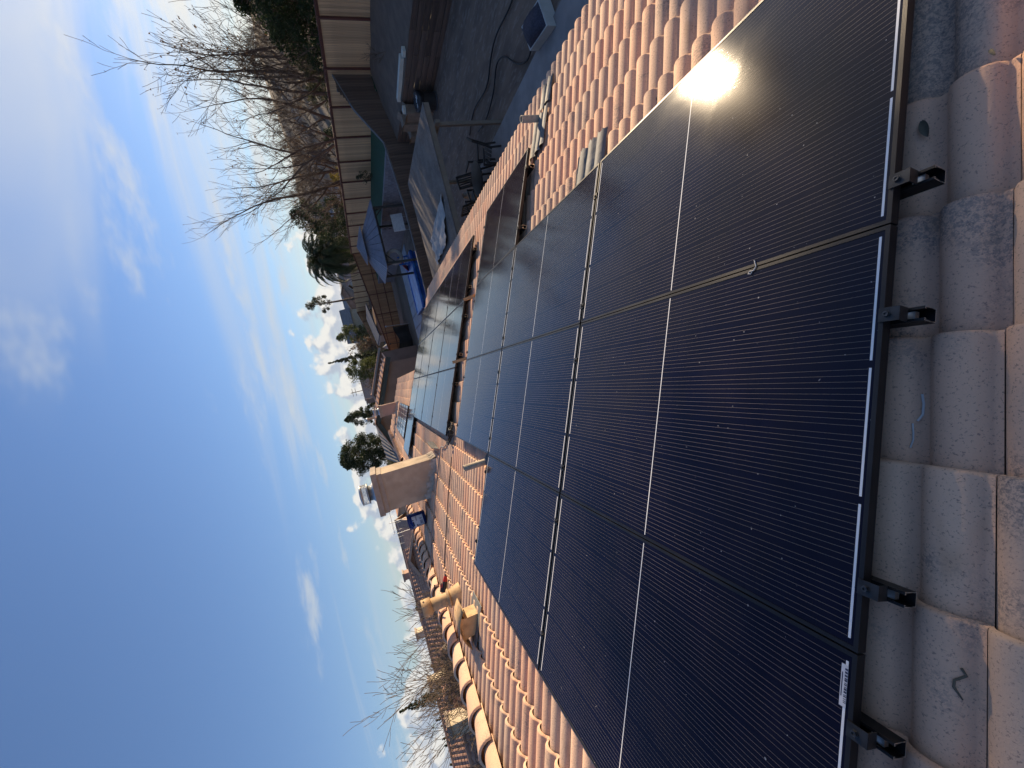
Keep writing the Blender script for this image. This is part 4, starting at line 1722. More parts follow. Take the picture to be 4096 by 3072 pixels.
h1 = [(8.0, -8.9), (9.02, -8.59), (10.29, -8.74), (10.98, -8.61), (11.75, -8.29), (13.21, -8.49), (14.2, -8.2)]
h2 = [(8.4, -7.3), (8.87, -7.04), (9.5, -7.36), (10.11, -8.0), (10.71, -8.21), (11.35, -7.85), (12.37, -7.66), (13.3, -7.8)]
cable([(x, y, ZG + 0.13) for x, y in h1], 0.024, 'garden_hose', M['cable'], 'long black hose curving across the dirt farther from the house')
cable([(x, y, ZG + 0.13) for x, y in h2], 0.022, 'garden_hose', M['cable'], 'looping black hose that leaves the white tub')
h3 = [(7.4, -6.7), (6.6, -6.6), (5.6, -6.9), (4.8, -7.4)]
cable([(x, y, ZG + 0.13) for x, y in h3], 0.022, 'garden_hose', M['cable'], 'short black hose running from the tub out of the picture')

# ---- patio cover against the house
PX0, PX1, PY0, PY1 = 11.25, 16.2, -7.55, -3.4
def pz(y):
    return -1.93 - (y + 7.55) * 0.02
t = thing('patio_cover', (13.4, -6.9, ZG), 'patio cover with a grey felt roof and tan timber posts', 'patio cover')
mb = MB()
mb.prism([Vector((PX0, PY0, pz(PY0))), Vector((PX1, PY0, pz(PY0))), Vector((PX1, PY1, pz(PY1))), Vector((PX0, PY1, pz(PY1)))], (0, 0, 0.035))
mb.build('roof_deck', M['feltroof'], t)
mb = MB()
mb.bar((PX0 + 0.03, PY0, pz(PY0) - 0.075), (PX0 + 0.03, PY1, pz(PY1) - 0.075), 0.05, 0.14)
mb.build('near_rafter', M['timber'], t)
mb = MB()
mb.bar((PX1 - 0.03, PY0, pz(PY0) - 0.075), (PX1 - 0.03, PY1, pz(PY1) - 0.075), 0.05, 0.14)
mb.build('far_rafter', M['timber'], t)
for i in range(1, 6):
    x = PX0 + (PX1 - PX0) * i / 6
    mb = MB()
    mb.bar((x, PY0, pz(PY0) - 0.075), (x, PY1, pz(PY1) - 0.075), 0.04, 0.13)
    mb.build('rafter', M['timber'], t)
mb = MB()
mb.bar((PX0 - 0.15, -6.92, pz(-6.92) - 0.22), (PX1 + 0.1, -6.92, pz(-6.92) - 0.22), 0.09, 0.15)
mb.build('beam', M['timber'], t)
for x in (11.28, 15.0):
    mb = MB()
    mb.box((x, -6.92, (ZG + pz(-6.92) - 0.28) / 2 + 0.05), (0.10, 0.10, pz(-6.92) - 0.28 - ZG))
    mb.build('post', M['timber'], t)
tp = sheet('tarp_scrap', [Vector((11.6, -5.1, pz(-5.1) + 0.06)), Vector((14.6, -4.7, pz(-4.7) + 0.08)), Vector((14.6, -3.8, pz(-3.8) + 0.10)), Vector((12.3, -3.9, pz(-3.9) + 0.12))], M['tarp'], None, 9, 0.05, 6, 0.01)
tag(tp, 'crumpled pale tarp lying on the patio cover along the gutter', 'tarp')

# ---- patio furniture
def chair(x, y, rz, label):
    z0 = ZG + 0.10
    t = thing('patio_chair', (x, y, z0), label, 'chair', 'patio chairs')
    Rz = Matrix.Rotation(rz, 3, 'Z')
    o3 = Vector((x, y, z0))

    def P(a, b2, c3):
        return o3 + Rz @ Vector((a, b2, c3))
    for sx in (-1, 1):
        for sy in (-1, 1):
            mb = MB()
            mb.bar(P(sx * 0.25, sy * 0.25, 0), P(sx * 0.23, sy * 0.22, 0.42), 0.045, 0.045)
            mb.build('leg', M['furn'], t)
        mb = MB()
        mb.bar(P(sx * 0.28, -0.27, 0.64), P(sx * 0.28, 0.22, 0.66), 0.07, 0.035)
        mb.bar(P(sx * 0.28, -0.25, 0.40), P(sx * 0.28, -0.25, 0.64), 0.05, 0.04)
        mb.build('armrest', M['furn'], t)
    for i in range(5):
        mb = MB()
        yy = -0.24 + i * 0.11
        mb.bar(P(-0.25, yy, 0.42), P(0.25, yy, 0.42 - 0.012 * i), 0.085, 0.022)
        mb.build('seat_slat', M['furn'], t)
    for i in range(5):
        mb = MB()
        xx = -0.18 + i * 0.09
        mb.bar(P(xx, 0.24, 0.44), P(xx * 1.05, 0.40, 1.02 - 0.3 * abs(xx) ** 1.5), 0.062, 0.02, Vector((0, 1, 0)))
        mb.build('back_slat', M['furn'], t)
    for sx in (-1, 1):
        mb = MB()
        mb.bar(P(sx * 0.25, 0.22, 0.40), P(sx * 0.25, 0.40, 0.98), 0.04, 0.04)
        mb.build('back_post', M['furn'], t)
    mb = MB()
    mb.bar(P(-0.26, 0.41, 1.0), P(0.26, 0.41, 1.0), 0.05, 0.05)
    mb.build('back_rail', M['furn'], t)


chair(11.95, -6.35, rad(140), 'dark patio chair nearest the timber post')
chair(13.45, -6.45, rad(-75), 'dark slat backed patio chair in the middle under the cover')
chair(14.3, -5.85, rad(20), 'dark patio chair farthest under the patio cover')
t = thing('patio_table', (12.65, -5.9, ZG + 0.1), 'round dark patio table standing between the patio chairs', 'table')
c = Vector((12.65, -5.9, ZG + 0.1))
mb = MB()
mb.lathe(c, [(0, 0.68), (0.52, 0.68), (0.55, 0.70), (0.55, 0.72), (0.52, 0.73), (0, 0.73)], 28)
mb.build('table_top', M['furn'], t)
for i in range(4):
    a = rad(45 + 90 * i)
    mb = MB()
    mb.bar(c + Vector((0.42 * math.cos(a), 0.42 * math.sin(a), 0)), c + Vector((0.28 * math.cos(a), 0.28 * math.sin(a), 0.68)), 0.05, 0.05)
    mb.build('leg', M['furn'], t)
t = thing('propane_cylinder', (14.95, -6.35, ZG + 0.1), 'small pale cylinder tank beside the far timber post', 'gas cylinder')
c = Vector((14.95, -6.35, ZG + 0.1))
mb = MB()
mb.lathe(c, [(0.0, 0.0), (0.13, 0.0), (0.155, 0.06), (0.155, 0.40), (0.12, 0.47), (0, 0.49)], 20)
mb.build('tank', M['trim'], t)
mb = MB()
mb.lathe(c, [(0.10, 0.47), (0.11, 0.58), (0.10, 0.58), (0.09, 0.47)], 16)
mb.build('collar', M['trim'], t)

# ---- next yard: turf terrace, block wall, paved patio, pool
mb = MB()
mb.prism([Vector((21.6, -15.55, -2.41)), Vector((52, -15.55, -2.41)), Vector((52, -12.2, -2.43)), Vector((21.6, -12.2, -2.43))], (0, 0, -0.3))
tag(mb.build('turf_lawn', M['turf']), kind='structure')
bw_ = thing('retaining_wall', (21.7, -12.05, ZG), 'grey block retaining wall below the green turf', 'retaining wall')
bk = MB()
bk.box((0, 0, 0), (0.393, 0.2, 0.188))
blk = bk.mesh('block', M['block'])
rr = random.Random(41)
for row in range(10):
    x = 21.75 + (0.2 if row % 2 else 0)
    while x < 33.2:
        o = bpy.data.objects.new('block', blk)
        COL.objects.link(o)
        o.parent = bw_
        o.location = Vector((x + 0.2 - 21.7, rr.uniform(-.012, .012) - row * 0.012, 0.1 + row * 0.194))
        x += 0.4
mb = MB()
mb.box((27.5, -12.2, ZG + 0.92), (12.0, 0.2, 1.9))
mb.build('backing', M['block'], bw_)
mb = MB()
mb.box((42.6, -12.15, ZG + 0.93), (18.0, 0.25, 1.9))
mb.build('far_stretch', M['block'], bw_)

pv = MB()
pv.box((32, -8.0, ZG + 0.01), (21, 8.0, 0.06))
pvb = pv.build('paving_bed', M['dirt'])
tag(pvb, kind='structure')
slab_me = MB().box((0, 0, 0), (5.98, 1.06, 0.08)).mesh('slab', M['slab'])
for xx in (25.0, 39.2):
    for i in range(7):
        o = bpy.data.objects.new('slab', slab_me)
        COL.objects.link(o)
        o.parent = pvb
        o.location = (xx, -11.0 + i * 1.12, ZG + 0.055)
M['pool_water'] = M['pool']
t = thing('swimming_pool', (33.5, -7.4, ZG), 'blue inflatable pool behind the side fence', 'pool')
mb = MB()
mb.box((33.5, -7.4, ZG + 0.28), (3.6, 4.2, 0.42))
mb.build('liner', M['pool'], t)
mb = MB()
for (a, b2) in (((31.7, -9.5), (35.3, -9.5)), ((31.7, -5.3), (35.3, -5.3)), ((31.7, -9.5), (31.7, -5.3)), ((35.3, -9.5), (35.3, -5.3))):
    mb.tube([(a[0], a[1], ZG + 0.42), (b2[0], b2[1], ZG + 0.42)], 0.14, 10)
mb.build('rim', M['pool'], t)
t = thing('play_slide', (33.6, -9.3, ZG), 'red and blue plastic slide at the corner of the pool', 'slide')
mb = MB()
mb.prism([Vector((33.1, -9.5, ZG + 1.15)), Vector((33.1, -9.05, ZG + 1.15)), Vector((34.6, -8.75, ZG + 0.45)), Vector((34.6, -9.2, ZG + 0.45))], (0, 0, 0.05))
mb.build('chute', M['red_plastic'], t)
mb = MB()
for y in (-9.55, -8.98):
    mb.bar((33.0, y, ZG + 0.1), (33.0, y, ZG + 1.35), 0.09, 0.09)
    mb.bar((32.7, y, ZG + 0.1), (33.0, y, ZG + 1.1), 0.08, 0.08)
for i in range(4):
    mb.bar((32.75 + i * 0.07, -9.5, ZG + 0.3 + i * 0.25), (32.75 + i * 0.07, -9.0, ZG + 0.3 + i * 0.25), 0.1, 0.06)
mb.build('ladder', M['blue_plastic'], t)

# ---- gazebo
t = thing('gazebo', (30.2, -10.1, ZG), 'dark gazebo with a two tier grey metal roof behind the side fence', 'gazebo')
gx0, gx1, gy0, gy1, ge = 28.3, 32.4, -12.0, -7.75, -1.62
for (x, y) in ((28.55, -11.75), (28.55, -8.0), (32.15, -11.75), (32.15, -8.0)):
    mb = MB()
    mb.bar((x, y, ZG), (x, y, ge), 0.14, 0.14)
    mb.build('post', M['gazebo_frame'], t)
    mb = MB()
    cxm, cym = (gx0 + gx1) / 2, (gy0 + gy1) / 2
    for dx, dy in ((1 if x < cxm else -1, 0), (0, 1 if y < cym else -1)):
        mb.bar((x, y, ge - 0.6), (x + dx * 0.6, y + dy * 0.6, ge - 0.04), 0.06, 0.08)
    mb.build('brace', M['gazebo_frame'], t)
for (a, b2) in (((28.55, -11.75), (28.55, -8.0)), ((32.15, -11.75), (32.15, -8.0)), ((28.55, -11.75), (32.15, -11.75)), ((28.55, -8.0), (32.15, -8.0))):
    mb = MB()
    mb.bar((a[0], a[1], ge - 0.03), (b2[0], b2[1], ge - 0.03), 0.1, 0.16)
    mb.build('beam', M['gazebo_frame'], t)


def hip(x0, x1, y0, y1, z0, k2, z1, nm):
    cx, cy = (x0 + x1) / 2, (y0 + y1) / 2
    E_ = [Vector((x0, y0, z0)), Vector((x1, y0, z0)), Vector((x1, y1, z0)), Vector((x0, y1, z0))]
    U_ = [Vector((cx + (p.x - cx) * k2, cy + (p.y - cy) * k2, z1)) for p in E_]
    for i in range(4):
        j = (i + 1) % 4
        mb = MB()
        nr = 8
        for s in range(nr):
            a, b2 = s / nr, (s + 1) / nr
            e0, e1 = E_[i].lerp(E_[j], a), E_[i].lerp(E_[j], b2 - 0.01)
            u0, u1 = U_[i].lerp(U_[j], a), U_[i].lerp(U_[j], b2 - 0.01)
            mb.prism([e0, e1, u1, u0], (0, 0, 0.03))
            mb.bar(e0 + Vector((0, 0, 0.035)), u0 + Vector((0, 0, 0.035)), 0.03, 0.03)
        mb.build(nm, M['gazebo_roof'], t)


hip(gx0 - 0.15, gx1 + 0.15, gy0 - 0.15, gy1 + 0.15, ge + 0.05, 0.34, ge + 0.95, 'roof_panel')
hip(29.35, 31.35, -10.95, -8.85, ge + 1.05, 0.02, ge + 1.5, 'vent_roof_panel')
# things under and round the gazebo
for (px, z, r, label, nm, mat, sz) in ((VF(1290, 620), -3.5, 0.6, 'white folding board leaning under the gazebo', 'folding_table', 'white_plastic', (0.06, 1.2, 0.8)),
                                       (VF(1230, 1230), -3.4, 0.6, 'pale blue inflatable ring standing by the gazebo post', 'pool_ring', 'tarp', None)):
    p = on_x(px[0], px[1], 29.4)
    if sz:
        t2 = thing(nm, (p.x, p.y, ZG + 0.1), label, 'table')
        mb = MB()
        mb.box(p, sz, Matrix.Rotation(0.15, 3, 'Y'))
        mb.build('top', M[mat], t2)
        mb = MB()
        for sy in (-1, 1):
            mb.bar((p.x + 0.1, p.y + sy * 0.45, p.z + 0.2), (p.x + 0.35, p.y + sy * 0.45, ZG + 0.1), 0.03, 0.03)
        mb.build('leg_frame', M['galv'], t2)
    else:
        mb = MB()
        pts = [p + Vector((0.12 * math.sin(i), 0.45 * math.cos(i * math.pi / 9), 0.45 * math.sin(i * math.pi / 9))) for i in range(19)]
        pts = [p + Vector((0.0, 0.45 * math.cos(i * math.pi / 9), 0.45 * math.sin(i * math.pi / 9))) for i in range(19)]
        mb.tube(pts, 0.13, 10, False)
        o = mb.build(nm, M[mat], None, org=p)
        tag(o, label, 'pool ring')

# ---- fences and shed of the yards beyond
def flat(z):
    return lambda s: z
fence('wood_fence', (50.2, -15.6), (53.2, -4.0), lambda s: -3.9, lambda s: -0.4 - s * 0.125, 0.16, M['board_brown'], M['redwood'],
      'reddish brown fence with two dark rails behind the gazebo', post=2.4, seed=12, rails=(0.9, 1.9), side=1)
fence('wood_fence', (53.3, -4.0), (50.5, 1.2), lambda s: -3.9, lambda s: -1.85, 0.16, M['board_brown'], M['redwood'],
      'golden brown fence behind the black shade cloth', post=2.4, seed=13, side=1)
fence('wood_fence', (60, -19.5), (92, -16.5), lambda s: -2.4, lambda s: -0.1 + s * 0.01, 0.2, M['board'], M['redwood'],
      'far pale fence on the slope behind the palm', post=3.2, seed=14, cap=False)
fence('wood_fence', (92, -16.5), (84, -7.0), lambda s: -3.2, lambda s: 0.2 - s * 0.17, 0.2, M['board_brown'], M['redwood'],
      'far brown fence running down the slope beyond the shed', post=3.2, seed=15, cap=True)
t = thing('shade_cloth', (50.0, -6.5, ZG), 'black shade cloth hung between thin poles in the next yard', 'shade cloth')
mb = MB()
vs = []
n = 16
for i in range(n + 1):
    for j in range(5):
        y = -6.2 + 6.0 * i / n
        vs.append(Vector((47.2 + 0.3 * math.sin(i), y, ZG + 0.1 + (1.55 + 0.18 * math.cos(i * math.pi / 4)) * j / 4)))
mb.add(vs, [(i * 5 + j, (i + 1) * 5 + j, (i + 1) * 5 + j + 1, i * 5 + j + 1) for i in range(n) for j in range(4)], True)
mb.build('cloth', M['screen'], t)
for i, y in enumerate((-6.25, -4.3, -2.2, -0.2)):
    mb = MB()
    mb.tube([(47.0, y, ZG), (46.9, y - 0.1, -1.9)], 0.035, 8)
    mb.lathe((46.9, y - 0.1, -1.88), [(0, 0), (0.08, 0.02), (0.10, 0.10), (0.07, 0.18), (0, 0.2)], 10)
    mb.build('pole', M['gazebo_frame'] if i else M['galv'], t)
t = thing('garden_shed', (70, -9.5, ZG), 'long low shed with a slate grey roof beyond the brown fence', 'shed')
mb = MB()
mb.box((69, -9.8, -3.0), (12, 4.2, 2.6))
mb.build('wall', M['stucco_pink'], t)
mb = MB()
mb.prism([Vector((62.5, -12.2, -1.0)), Vector((62.5, -7.4, -1.75)), Vector((76, -7.4, -1.75)), Vector((76, -12.2, -1.0))], (0, 0, 0.16))
mb.build('roof', M['shed_roof'], t)
mb = MB()
mb.box((69, -7.3, -1.82), (13.5, 0.08, 0.22))
mb.build('fascia', M['stucco_pink'], t)
t = thing('patio_umbrella', (58, -5.2, ZG), 'closed grey parasol standing by the brown fence', 'parasol')
mb = MB()
mb.lathe((58, -5.2, ZG), [(0.03, 0), (0.03, 1.6)], 8)
mb.build('pole', M['galv'], t)
mb = MB()
mb.lathe((58, -5.2, ZG), [(0.55, 2.05), (0.5, 2.05), (0.03, 2.85), (0.0, 2.9)], 12)
mb.build('canopy', M['tarp'], t)

# ------------------------------------------------------------------ neighbouring houses
M['tile_far'] = pm('distant_roof_tile', (0.44, 0.255, 0.175), (0.33, 0.19, 0.135), 2.2, 0.9, coord='World', bump=0.9, bscale=9, stretch=(1, 1, 1), c3=(0.22, 0.15, 0.12), scale3=3.5, amt3=0.5)
M['tile_grey'] = pm('grey_roof_tile', (0.20, 0.19, 0.19), (0.15, 0.145, 0.145), 2.0, 0.9, coord='World')
M['pane'] = pm('window_pane', (0.03, 0.035, 0.045), rough=0.08)
M['corrugated'] = pm('grey_corrugated', (0.19, 0.175, 0.165), (0.155, 0.145, 0.135), 3, 0.8, coord='World')
M['gutter'] = pm('dark_green_gutter', (0.045, 0.06, 0.055), (0.035, 0.05, 0.045), 4, 0.6)
M['cream'] = pm('cream_stucco', (0.55, 0.47, 0.36), (0.48, 0.41, 0.31), 2, 0.9, coord='World')


def roll_roof(mb, p0, p1, p2, p3, pitch=0.30, amp=0.05, courses=None):
    """corrugated tile surface: p0-p1 eave, p3-p2 ridge"""
    p0, p1, p2, p3 = [Vector(p) for p in (p0, p1, p2, p3)]
    L = (p1 - p0).length
    n = max(4, int(L / pitch) * 4)
    nm = (p1 - p0).cross(p3 - p0).normalized()
    if nm.z < 0:
        nm = -nm
    H = (p3 - p0).length
    nc = courses or max(1, int(H / 0.45))
    vs, fs = [], []
    for r in range(nc):
        for e, lift in ((r / nc, 0.03), ((r + 1) / nc, 0.0)):
            for i in range(n + 1):
                s = i / n
                b = p0.lerp(p1, s).lerp(p3.lerp(p2, s), e)
                ph = (i % 4) / 4
                vs.append(b + nm * (amp * abs(math.sin(math.pi * ph)) + lift))
    w = n + 1
    for r in range(nc):
        o = 2 * r * w
        for i in range(n):
            fs.append((o + i, o + i + 1, o + w + i + 1, o + w + i))
        if r:
            for i in range(n):
                fs.append((o - w + i, o - w + i + 1, o + i + 1, o + i))
    mb.add(vs, fs, False)


# tiles of our own roof's far slope, behind the ridge
mb = MB()
for (a0, a1, qr) in ((A0, A1, RIDGE), (A1, B1, BR)):
    r0, r1 = W(a0, qr, -0.15), W(a1, qr, -0.15)
    dn = Vector((0, 5.2, -5.2 * math.tan(TH)))
    roll_roof(mb, r0 + dn, r1 + dn, r1, r0, 0.28, 0.045)
o = mb.build('roof_tiles', M['tile'], roof)
tag(o, kind='stuff')


def gable_house(name, c, lx, ly, zb, ze, pitch, along, label, wall='cream', roof_m='tile_far', rz=0.0, wins=(), chim=None, detail=True, over=0.45):
    """ridge runs along local x ('x') or y ('y'); c = centre on plan"""
    t = thing(name, (c[0], c[1], zb), label, 'house')
    Rz = Matrix.Rotation(rad(rz), 3, 'Z')
    o3 = Vector((c[0], c[1], 0))
    if along == 'y':
        Rz = Rz @ Matrix.Rotation(rad(90), 3, 'Z')
        lx, ly = ly, lx

    def P(x, y, z):
        q = Rz @ Vector((x, y, 0))
        return Vector((o3.x + q.x, o3.y + q.y, z))
    zr = ze + pitch * ly / 2
    mb = MB()
    mb.prism([P(-lx / 2, -ly / 2, zb), P(-lx / 2, ly / 2, zb), P(-lx / 2, ly / 2, ze), P(-lx / 2, 0, zr), P(-lx / 2, -ly / 2, ze)], P(lx, 0, 0) - P(0, 0, 0))
    w = mb.build('wall', M[wall], t)
    mb = MB()
    oy = ly / 2 + over
    zo = zr - pitch * oy + 0.08
    for s in (-1, 1):
        if detail:
            roll_roof(mb, P(-lx / 2 - over, s * oy, zo), P(lx / 2 + over, s * oy, zo), P(lx / 2 + over, 0, zr + 0.08), P(-lx / 2 - over, 0, zr + 0.08))
        mb.prism([P(-lx / 2 - over, s * oy, zo), P(lx / 2 + over, s * oy, zo), P(lx / 2 + over, 0, zr + 0.08), P(-lx / 2 - over, 0, zr + 0.08)], (0, 0, -0.07))
    rf = mb.build('roof', M[roof_m], t)
    mb = MB()
    mb.tube([P(-lx / 2 - over, 0, zr + 0.09), P(lx / 2 + over, 0, zr + 0.09)], 0.13, 8)
    mb.build('ridge', M[roof_m], rf)
    for s in (-1, 1):
        for sx in (-1, 1):
            mb = MB()
            mb.bar(P(sx * (lx / 2 + over), s * oy, zo - 0.05), P(sx * (lx / 2 + over), 0, zr + 0.03), 0.05, 0.2)
            mb.build('bargeboard', M['trim'], rf)
    for (face, u, z, ww, hh) in wins:
        mb = MB()
        if face in ('-y', '+y'):
            s = -1 if face == '-y' else 1
            a, b2 = P(u - ww / 2, s * (ly / 2 + 0.02), z), P(u + ww / 2, s * (ly / 2 + 0.02), z)
        else:
            s = -1 if face == '-x' else 1
            a, b2 = P(s * (lx / 2 + 0.02), u - ww / 2, z), P(s * (lx / 2 + 0.02), u + ww / 2, z)
        nrm = (b2 - a).normalized().cross(Vector((0, 0, 1)))
        for (q0, q1) in ((a, b2), (a + Vector((0, 0, hh)), b2 + Vector((0, 0, hh))), (a, a + Vector((0, 0, hh))), (b2, b2 + Vector((0, 0, hh)))):
            mb.bar(q0, q1, 0.10, 0.10)
        f = mb.build('window_frame', M['white_paint'], t)
        mb = MB()
        mb.prism([a, b2, b2 + Vector((0, 0, hh)), a + Vector((0, 0, hh))], nrm * 0.01)
        mb.build('pane', M['pane'], f)
    if chim:
        x, y, h = chim
        mb = MB()
        b2 = P(x, y, zr)
        mb.box((b2.x, b2.y, zr - 0.4 + h / 2), (0.7, 0.55, h + 0.8))
        cs = mb.build('chimney_stack', M[wall], t)
        mb = MB()
        mb.box((b2.x, b2.y, zr + h + 0.05), (0.85, 0.7, 0.14))
        mb.build('chimney_cap', M['trim'], cs)
    return t


# the next unit: brown gable wall facing us, beyond the far wing
t = thing('gable_house', (36, 2.4, ZG), 'next house with a big brown gable wall and tiled verge', 'house')
mb = MB()
gy_, gz = 2.45, 1.55
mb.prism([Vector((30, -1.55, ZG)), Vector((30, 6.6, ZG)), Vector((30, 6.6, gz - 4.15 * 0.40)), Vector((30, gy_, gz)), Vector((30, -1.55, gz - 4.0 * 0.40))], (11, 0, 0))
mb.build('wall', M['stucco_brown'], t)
mb = MB()
for s, e in ((-1, 4.35), (1, 4.6)):
    p0, p1 = Vector((29.6, gy_ + s * e, gz + 0.10 - e * 0.40)), Vector((41.4, gy_ + s * e, gz + 0.10 - e * 0.40))
    roll_roof(mb, p0, p1, Vector((41.4, gy_, gz + 0.10)), Vector((29.6, gy_, gz + 0.10)))
rf = mb.build('roof', M['tile_far'], t)
cap_me = CAPS
for s, e in ((-1, 4.35), (1, 4.6)):
    n = 13
    for i in range(n):
        f = i / n
        o = bpy.data.objects.new('verge_tile', CAPS[i % 6])
        COL.objects.link(o)
        o.parent = rf
        p = Vector((29.62, gy_ + s * e * (1 - f), gz + 0.10 - e * 0.40 * (1 - f)))
        o.location = p - Vector((36, 2.4, ZG))
        o.rotation_euler = (0, -s * 0 - math.atan(0.40), (-s) * math.pi / 2 * -1 if s < 0 else -math.pi / 2)
        o.scale = (0.9, 0.7, 0.7)
for s, e in ((-1, 4.35), (1, 4.6)):
    mb = MB()
    mb.bar((29.72, gy_ + s * e, gz - 0.10 - e * 0.40), (29.72, gy_, gz - 0.10), 0.06, 0.30)
    mb.build('bargeboard', M['gutter'], t)
for yy in (2.0, 2.55):
    mb = MB()
    zz = 0.75 if yy < 2.3 else 0.68
    for i in range(7):
        mb.box((29.97, yy, zz + i * 0.075), (0.05, 0.38, 0.05))
    mb.build('louvre_vent', M['stucco_brown'], t)
mb = MB()
mb.lathe((31.5, 2.1, 1.3), [(0.07, 0), (0.07, 0.75), (0.11, 0.75), (0.11, 0.95), (0, 0.97)], 12)
mb.build('vent_pipe', M['galv'], t)
mb = MB()
mb.lathe((31.5, 2.75, 1.3), [(0.05, 0), (0.05, 0.4)], 10)
mb.build('vent_pipe', M['galv'], t)

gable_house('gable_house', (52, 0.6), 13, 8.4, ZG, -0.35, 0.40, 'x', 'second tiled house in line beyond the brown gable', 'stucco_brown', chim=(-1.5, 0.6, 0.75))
# grey lean-to with black coils of pipe, left of the brown gable
t = thing('lean_to_roof', (37, 6.5, ZG), 'grey corrugated roof slope left of the brown gable', 'roof')
P0 = [on_x(*VN2(640, 800), 41.0), on_x(*VN2(1180, 1330), 36.0), on_x(*VN2(1420, 1900), 34.0), on_x(*VN2(960, 1750), 39.0)]
P0[0].y -= 0.9; P0[1].y -= 0.6
mb = MB()
roll_roof(mb, P0[1], P0[2], P0[3], P0[0], 0.30, 0.09, 1)
mb.prism([p - Vector((0, 0, 0.04)) for p in P0], (0, 0, -0.06))
mb.build('roof_sheet', M['corrugated'], t)
mb = MB()
for p in P0:
    mb.bar((p.x, p.y, ZG), (p.x, p.y, p.z - 0.1), 0.14, 0.14)
mb.build('post', M['timber'], t)
t = thing('pipe_coil', on_x(*VN2(1140, 1510), 35.5), 'five black pipe rings lying on the grey corrugated slope', 'pipe coil')
nr = (P0[1] - P0[0]).cross(P0[3] - P0[0]).normalized()
if nr.z < 0:
    nr = -nr
ex = nr.orthogonal().normalized()
ey = nr.cross(ex)
for (u, v) in ((1085, 1470), (1130, 1450), (1115, 1575), (1190, 1545), (1150, 1515)):
    d_ = ray(*VN2(u, v))
    cc = CAM + d_ * ((P0[0] - CAM).dot(nr) / d_.dot(nr)) + nr * 0.12
    mb = MB()
    mb.tube([cc + ex * 0.17 * math.cos(k * math.pi / 8) + ey * 0.17 * math.sin(k * math.pi / 8) for k in range(17)], 0.03, 6, False)
    mb.build('ring', M['cable'], t)

# houses over the far slopes (read off the skyline)
def at(az, r):
    return CAM.x + r * math.cos(rad(az)), CAM.y + r * math.sin(rad(az))


gable_house('hillside_house', at(-8.6, 120), 11, 8, -3, 1.6, 0.42, 'y', 'pale gable house on the rise behind the far fence', 'cream', 'tile_grey', -8, wins=(('-x', 0, -0.4, 1.6, 1.2),), detail=False)
gable_house('hillside_house', at(-11.6, 130), 12, 9, -3, 1.0, 0.35, 'x', 'low house with a blue grey roof left of the palm', 'stucco_pink', 'tile_grey', 10, detail=False)
gable_house('hillside_house', at(-21.8, 70), 8, 6, -3, -0.9, 0.35, 'y', 'small pale shed house half hidden behind the dark pine', 'white_paint', 'tile_grey', 15, detail=False)
gable_house('hillside_house', at(-15.8, 80), 8, 6, -3, -0.6, 0.35, 'y', 'pale house peeping out under the palm fronds', 'white_paint', 'tile_far', 5, detail=False)
gable_house('hillside_house', at(-0.9, 140), 12, 9, -3, 1.2, 0.4, 'y', 'distant pinkish house behind the utility pole', 'stucco_pink', 'tile_far', 0, detail=False)
# left of the ridge: the houses across the street
gable_house('street_house', (37.5, 15.6), 9, 8, ZG, 0.1, 0.42, 'x', 'tan house with a brown gable wall right behind the bucket', 'stucco_pink', 'tile_far', 22, chim=(-2.5, 0.9, 0.7))
gable_house('street_house', (33.0, 18.0), 11, 9, ZG, -0.35, 0.40, 'y', 'wide tan house with a low tiled roof behind the drill', 'cream', 'tile_far', 25, wins=(('-x', 1.8, -3.1, 1.4, 1.0),), chim=(1.5, -2.2, 0.8))
gable_house('street_house', (30.2, 22.6), 9, 7, ZG, 0.2, 0.40, 'x', 'cream house with white windows behind the bare trees', 'cream', 'tile_far', 30, wins=(('-x', 0.9, -3.2, 1.5, 1.2), ('-x', -1.4, -3.2, 1.3, 1.2), ('-y', -2, -3.2, 1.6, 1.2), ('-y', 0.8, -3.2, 1.6, 1.2)), chim=(-3.0, -1.0, 0.8))
gable_house('street_house', (27.5, 26.5), 9, 8, ZG, 0.1, 0.45, 'y', 'dark roofed house with a brown gable beside the tall cypress', 'stucco_pink', 'tile_far', 35, chim=(1.5, 1.2, 0.7))
gable_house('street_house', (15.6, 14.4), 6.5, 6, ZG, -0.35, 0.45, 'y', 'cream house with white trim at the left edge of the picture', 'cream', 'tile_far', 18, wins=(('-x', 0.2, -3.0, 1.5, 1.1),), chim=(-1.0, 0.6, 0.55))
gable_house('street_house', (24.5, 19.6), 7, 6, ZG, -0.9, 0.42, 'x', 'low tiled house with a skylight below the bare trees', 'cream', 'tile_far', 24)
gable_house('street_house', at(20.5, 75), 12, 9, ZG, 0.6, 0.35, 'y', 'far brown roofed house behind the antennas', 'stucco_pink', 'tile_far', 10, detail=False)
gable_house('street_house', at(14.5, 85), 12, 9, ZG, 0.6, 0.35, 'x', 'far house behind the round green tree', 'cream', 'tile_far', -10, detail=False)
gable_house('street_house', at(26.5, 95), 13, 9, ZG, 0.7, 0.35, 'y', 'far low house behind the tall vent pipe', 'cream', 'tile_far', 12, detail=False)
gable_house('street_house', at(33, 110), 13, 9, ZG, 0.6, 0.35, 'x', 'far house under the bare tree twigs', 'stucco_pink', 'tile_far', 30, detail=False)

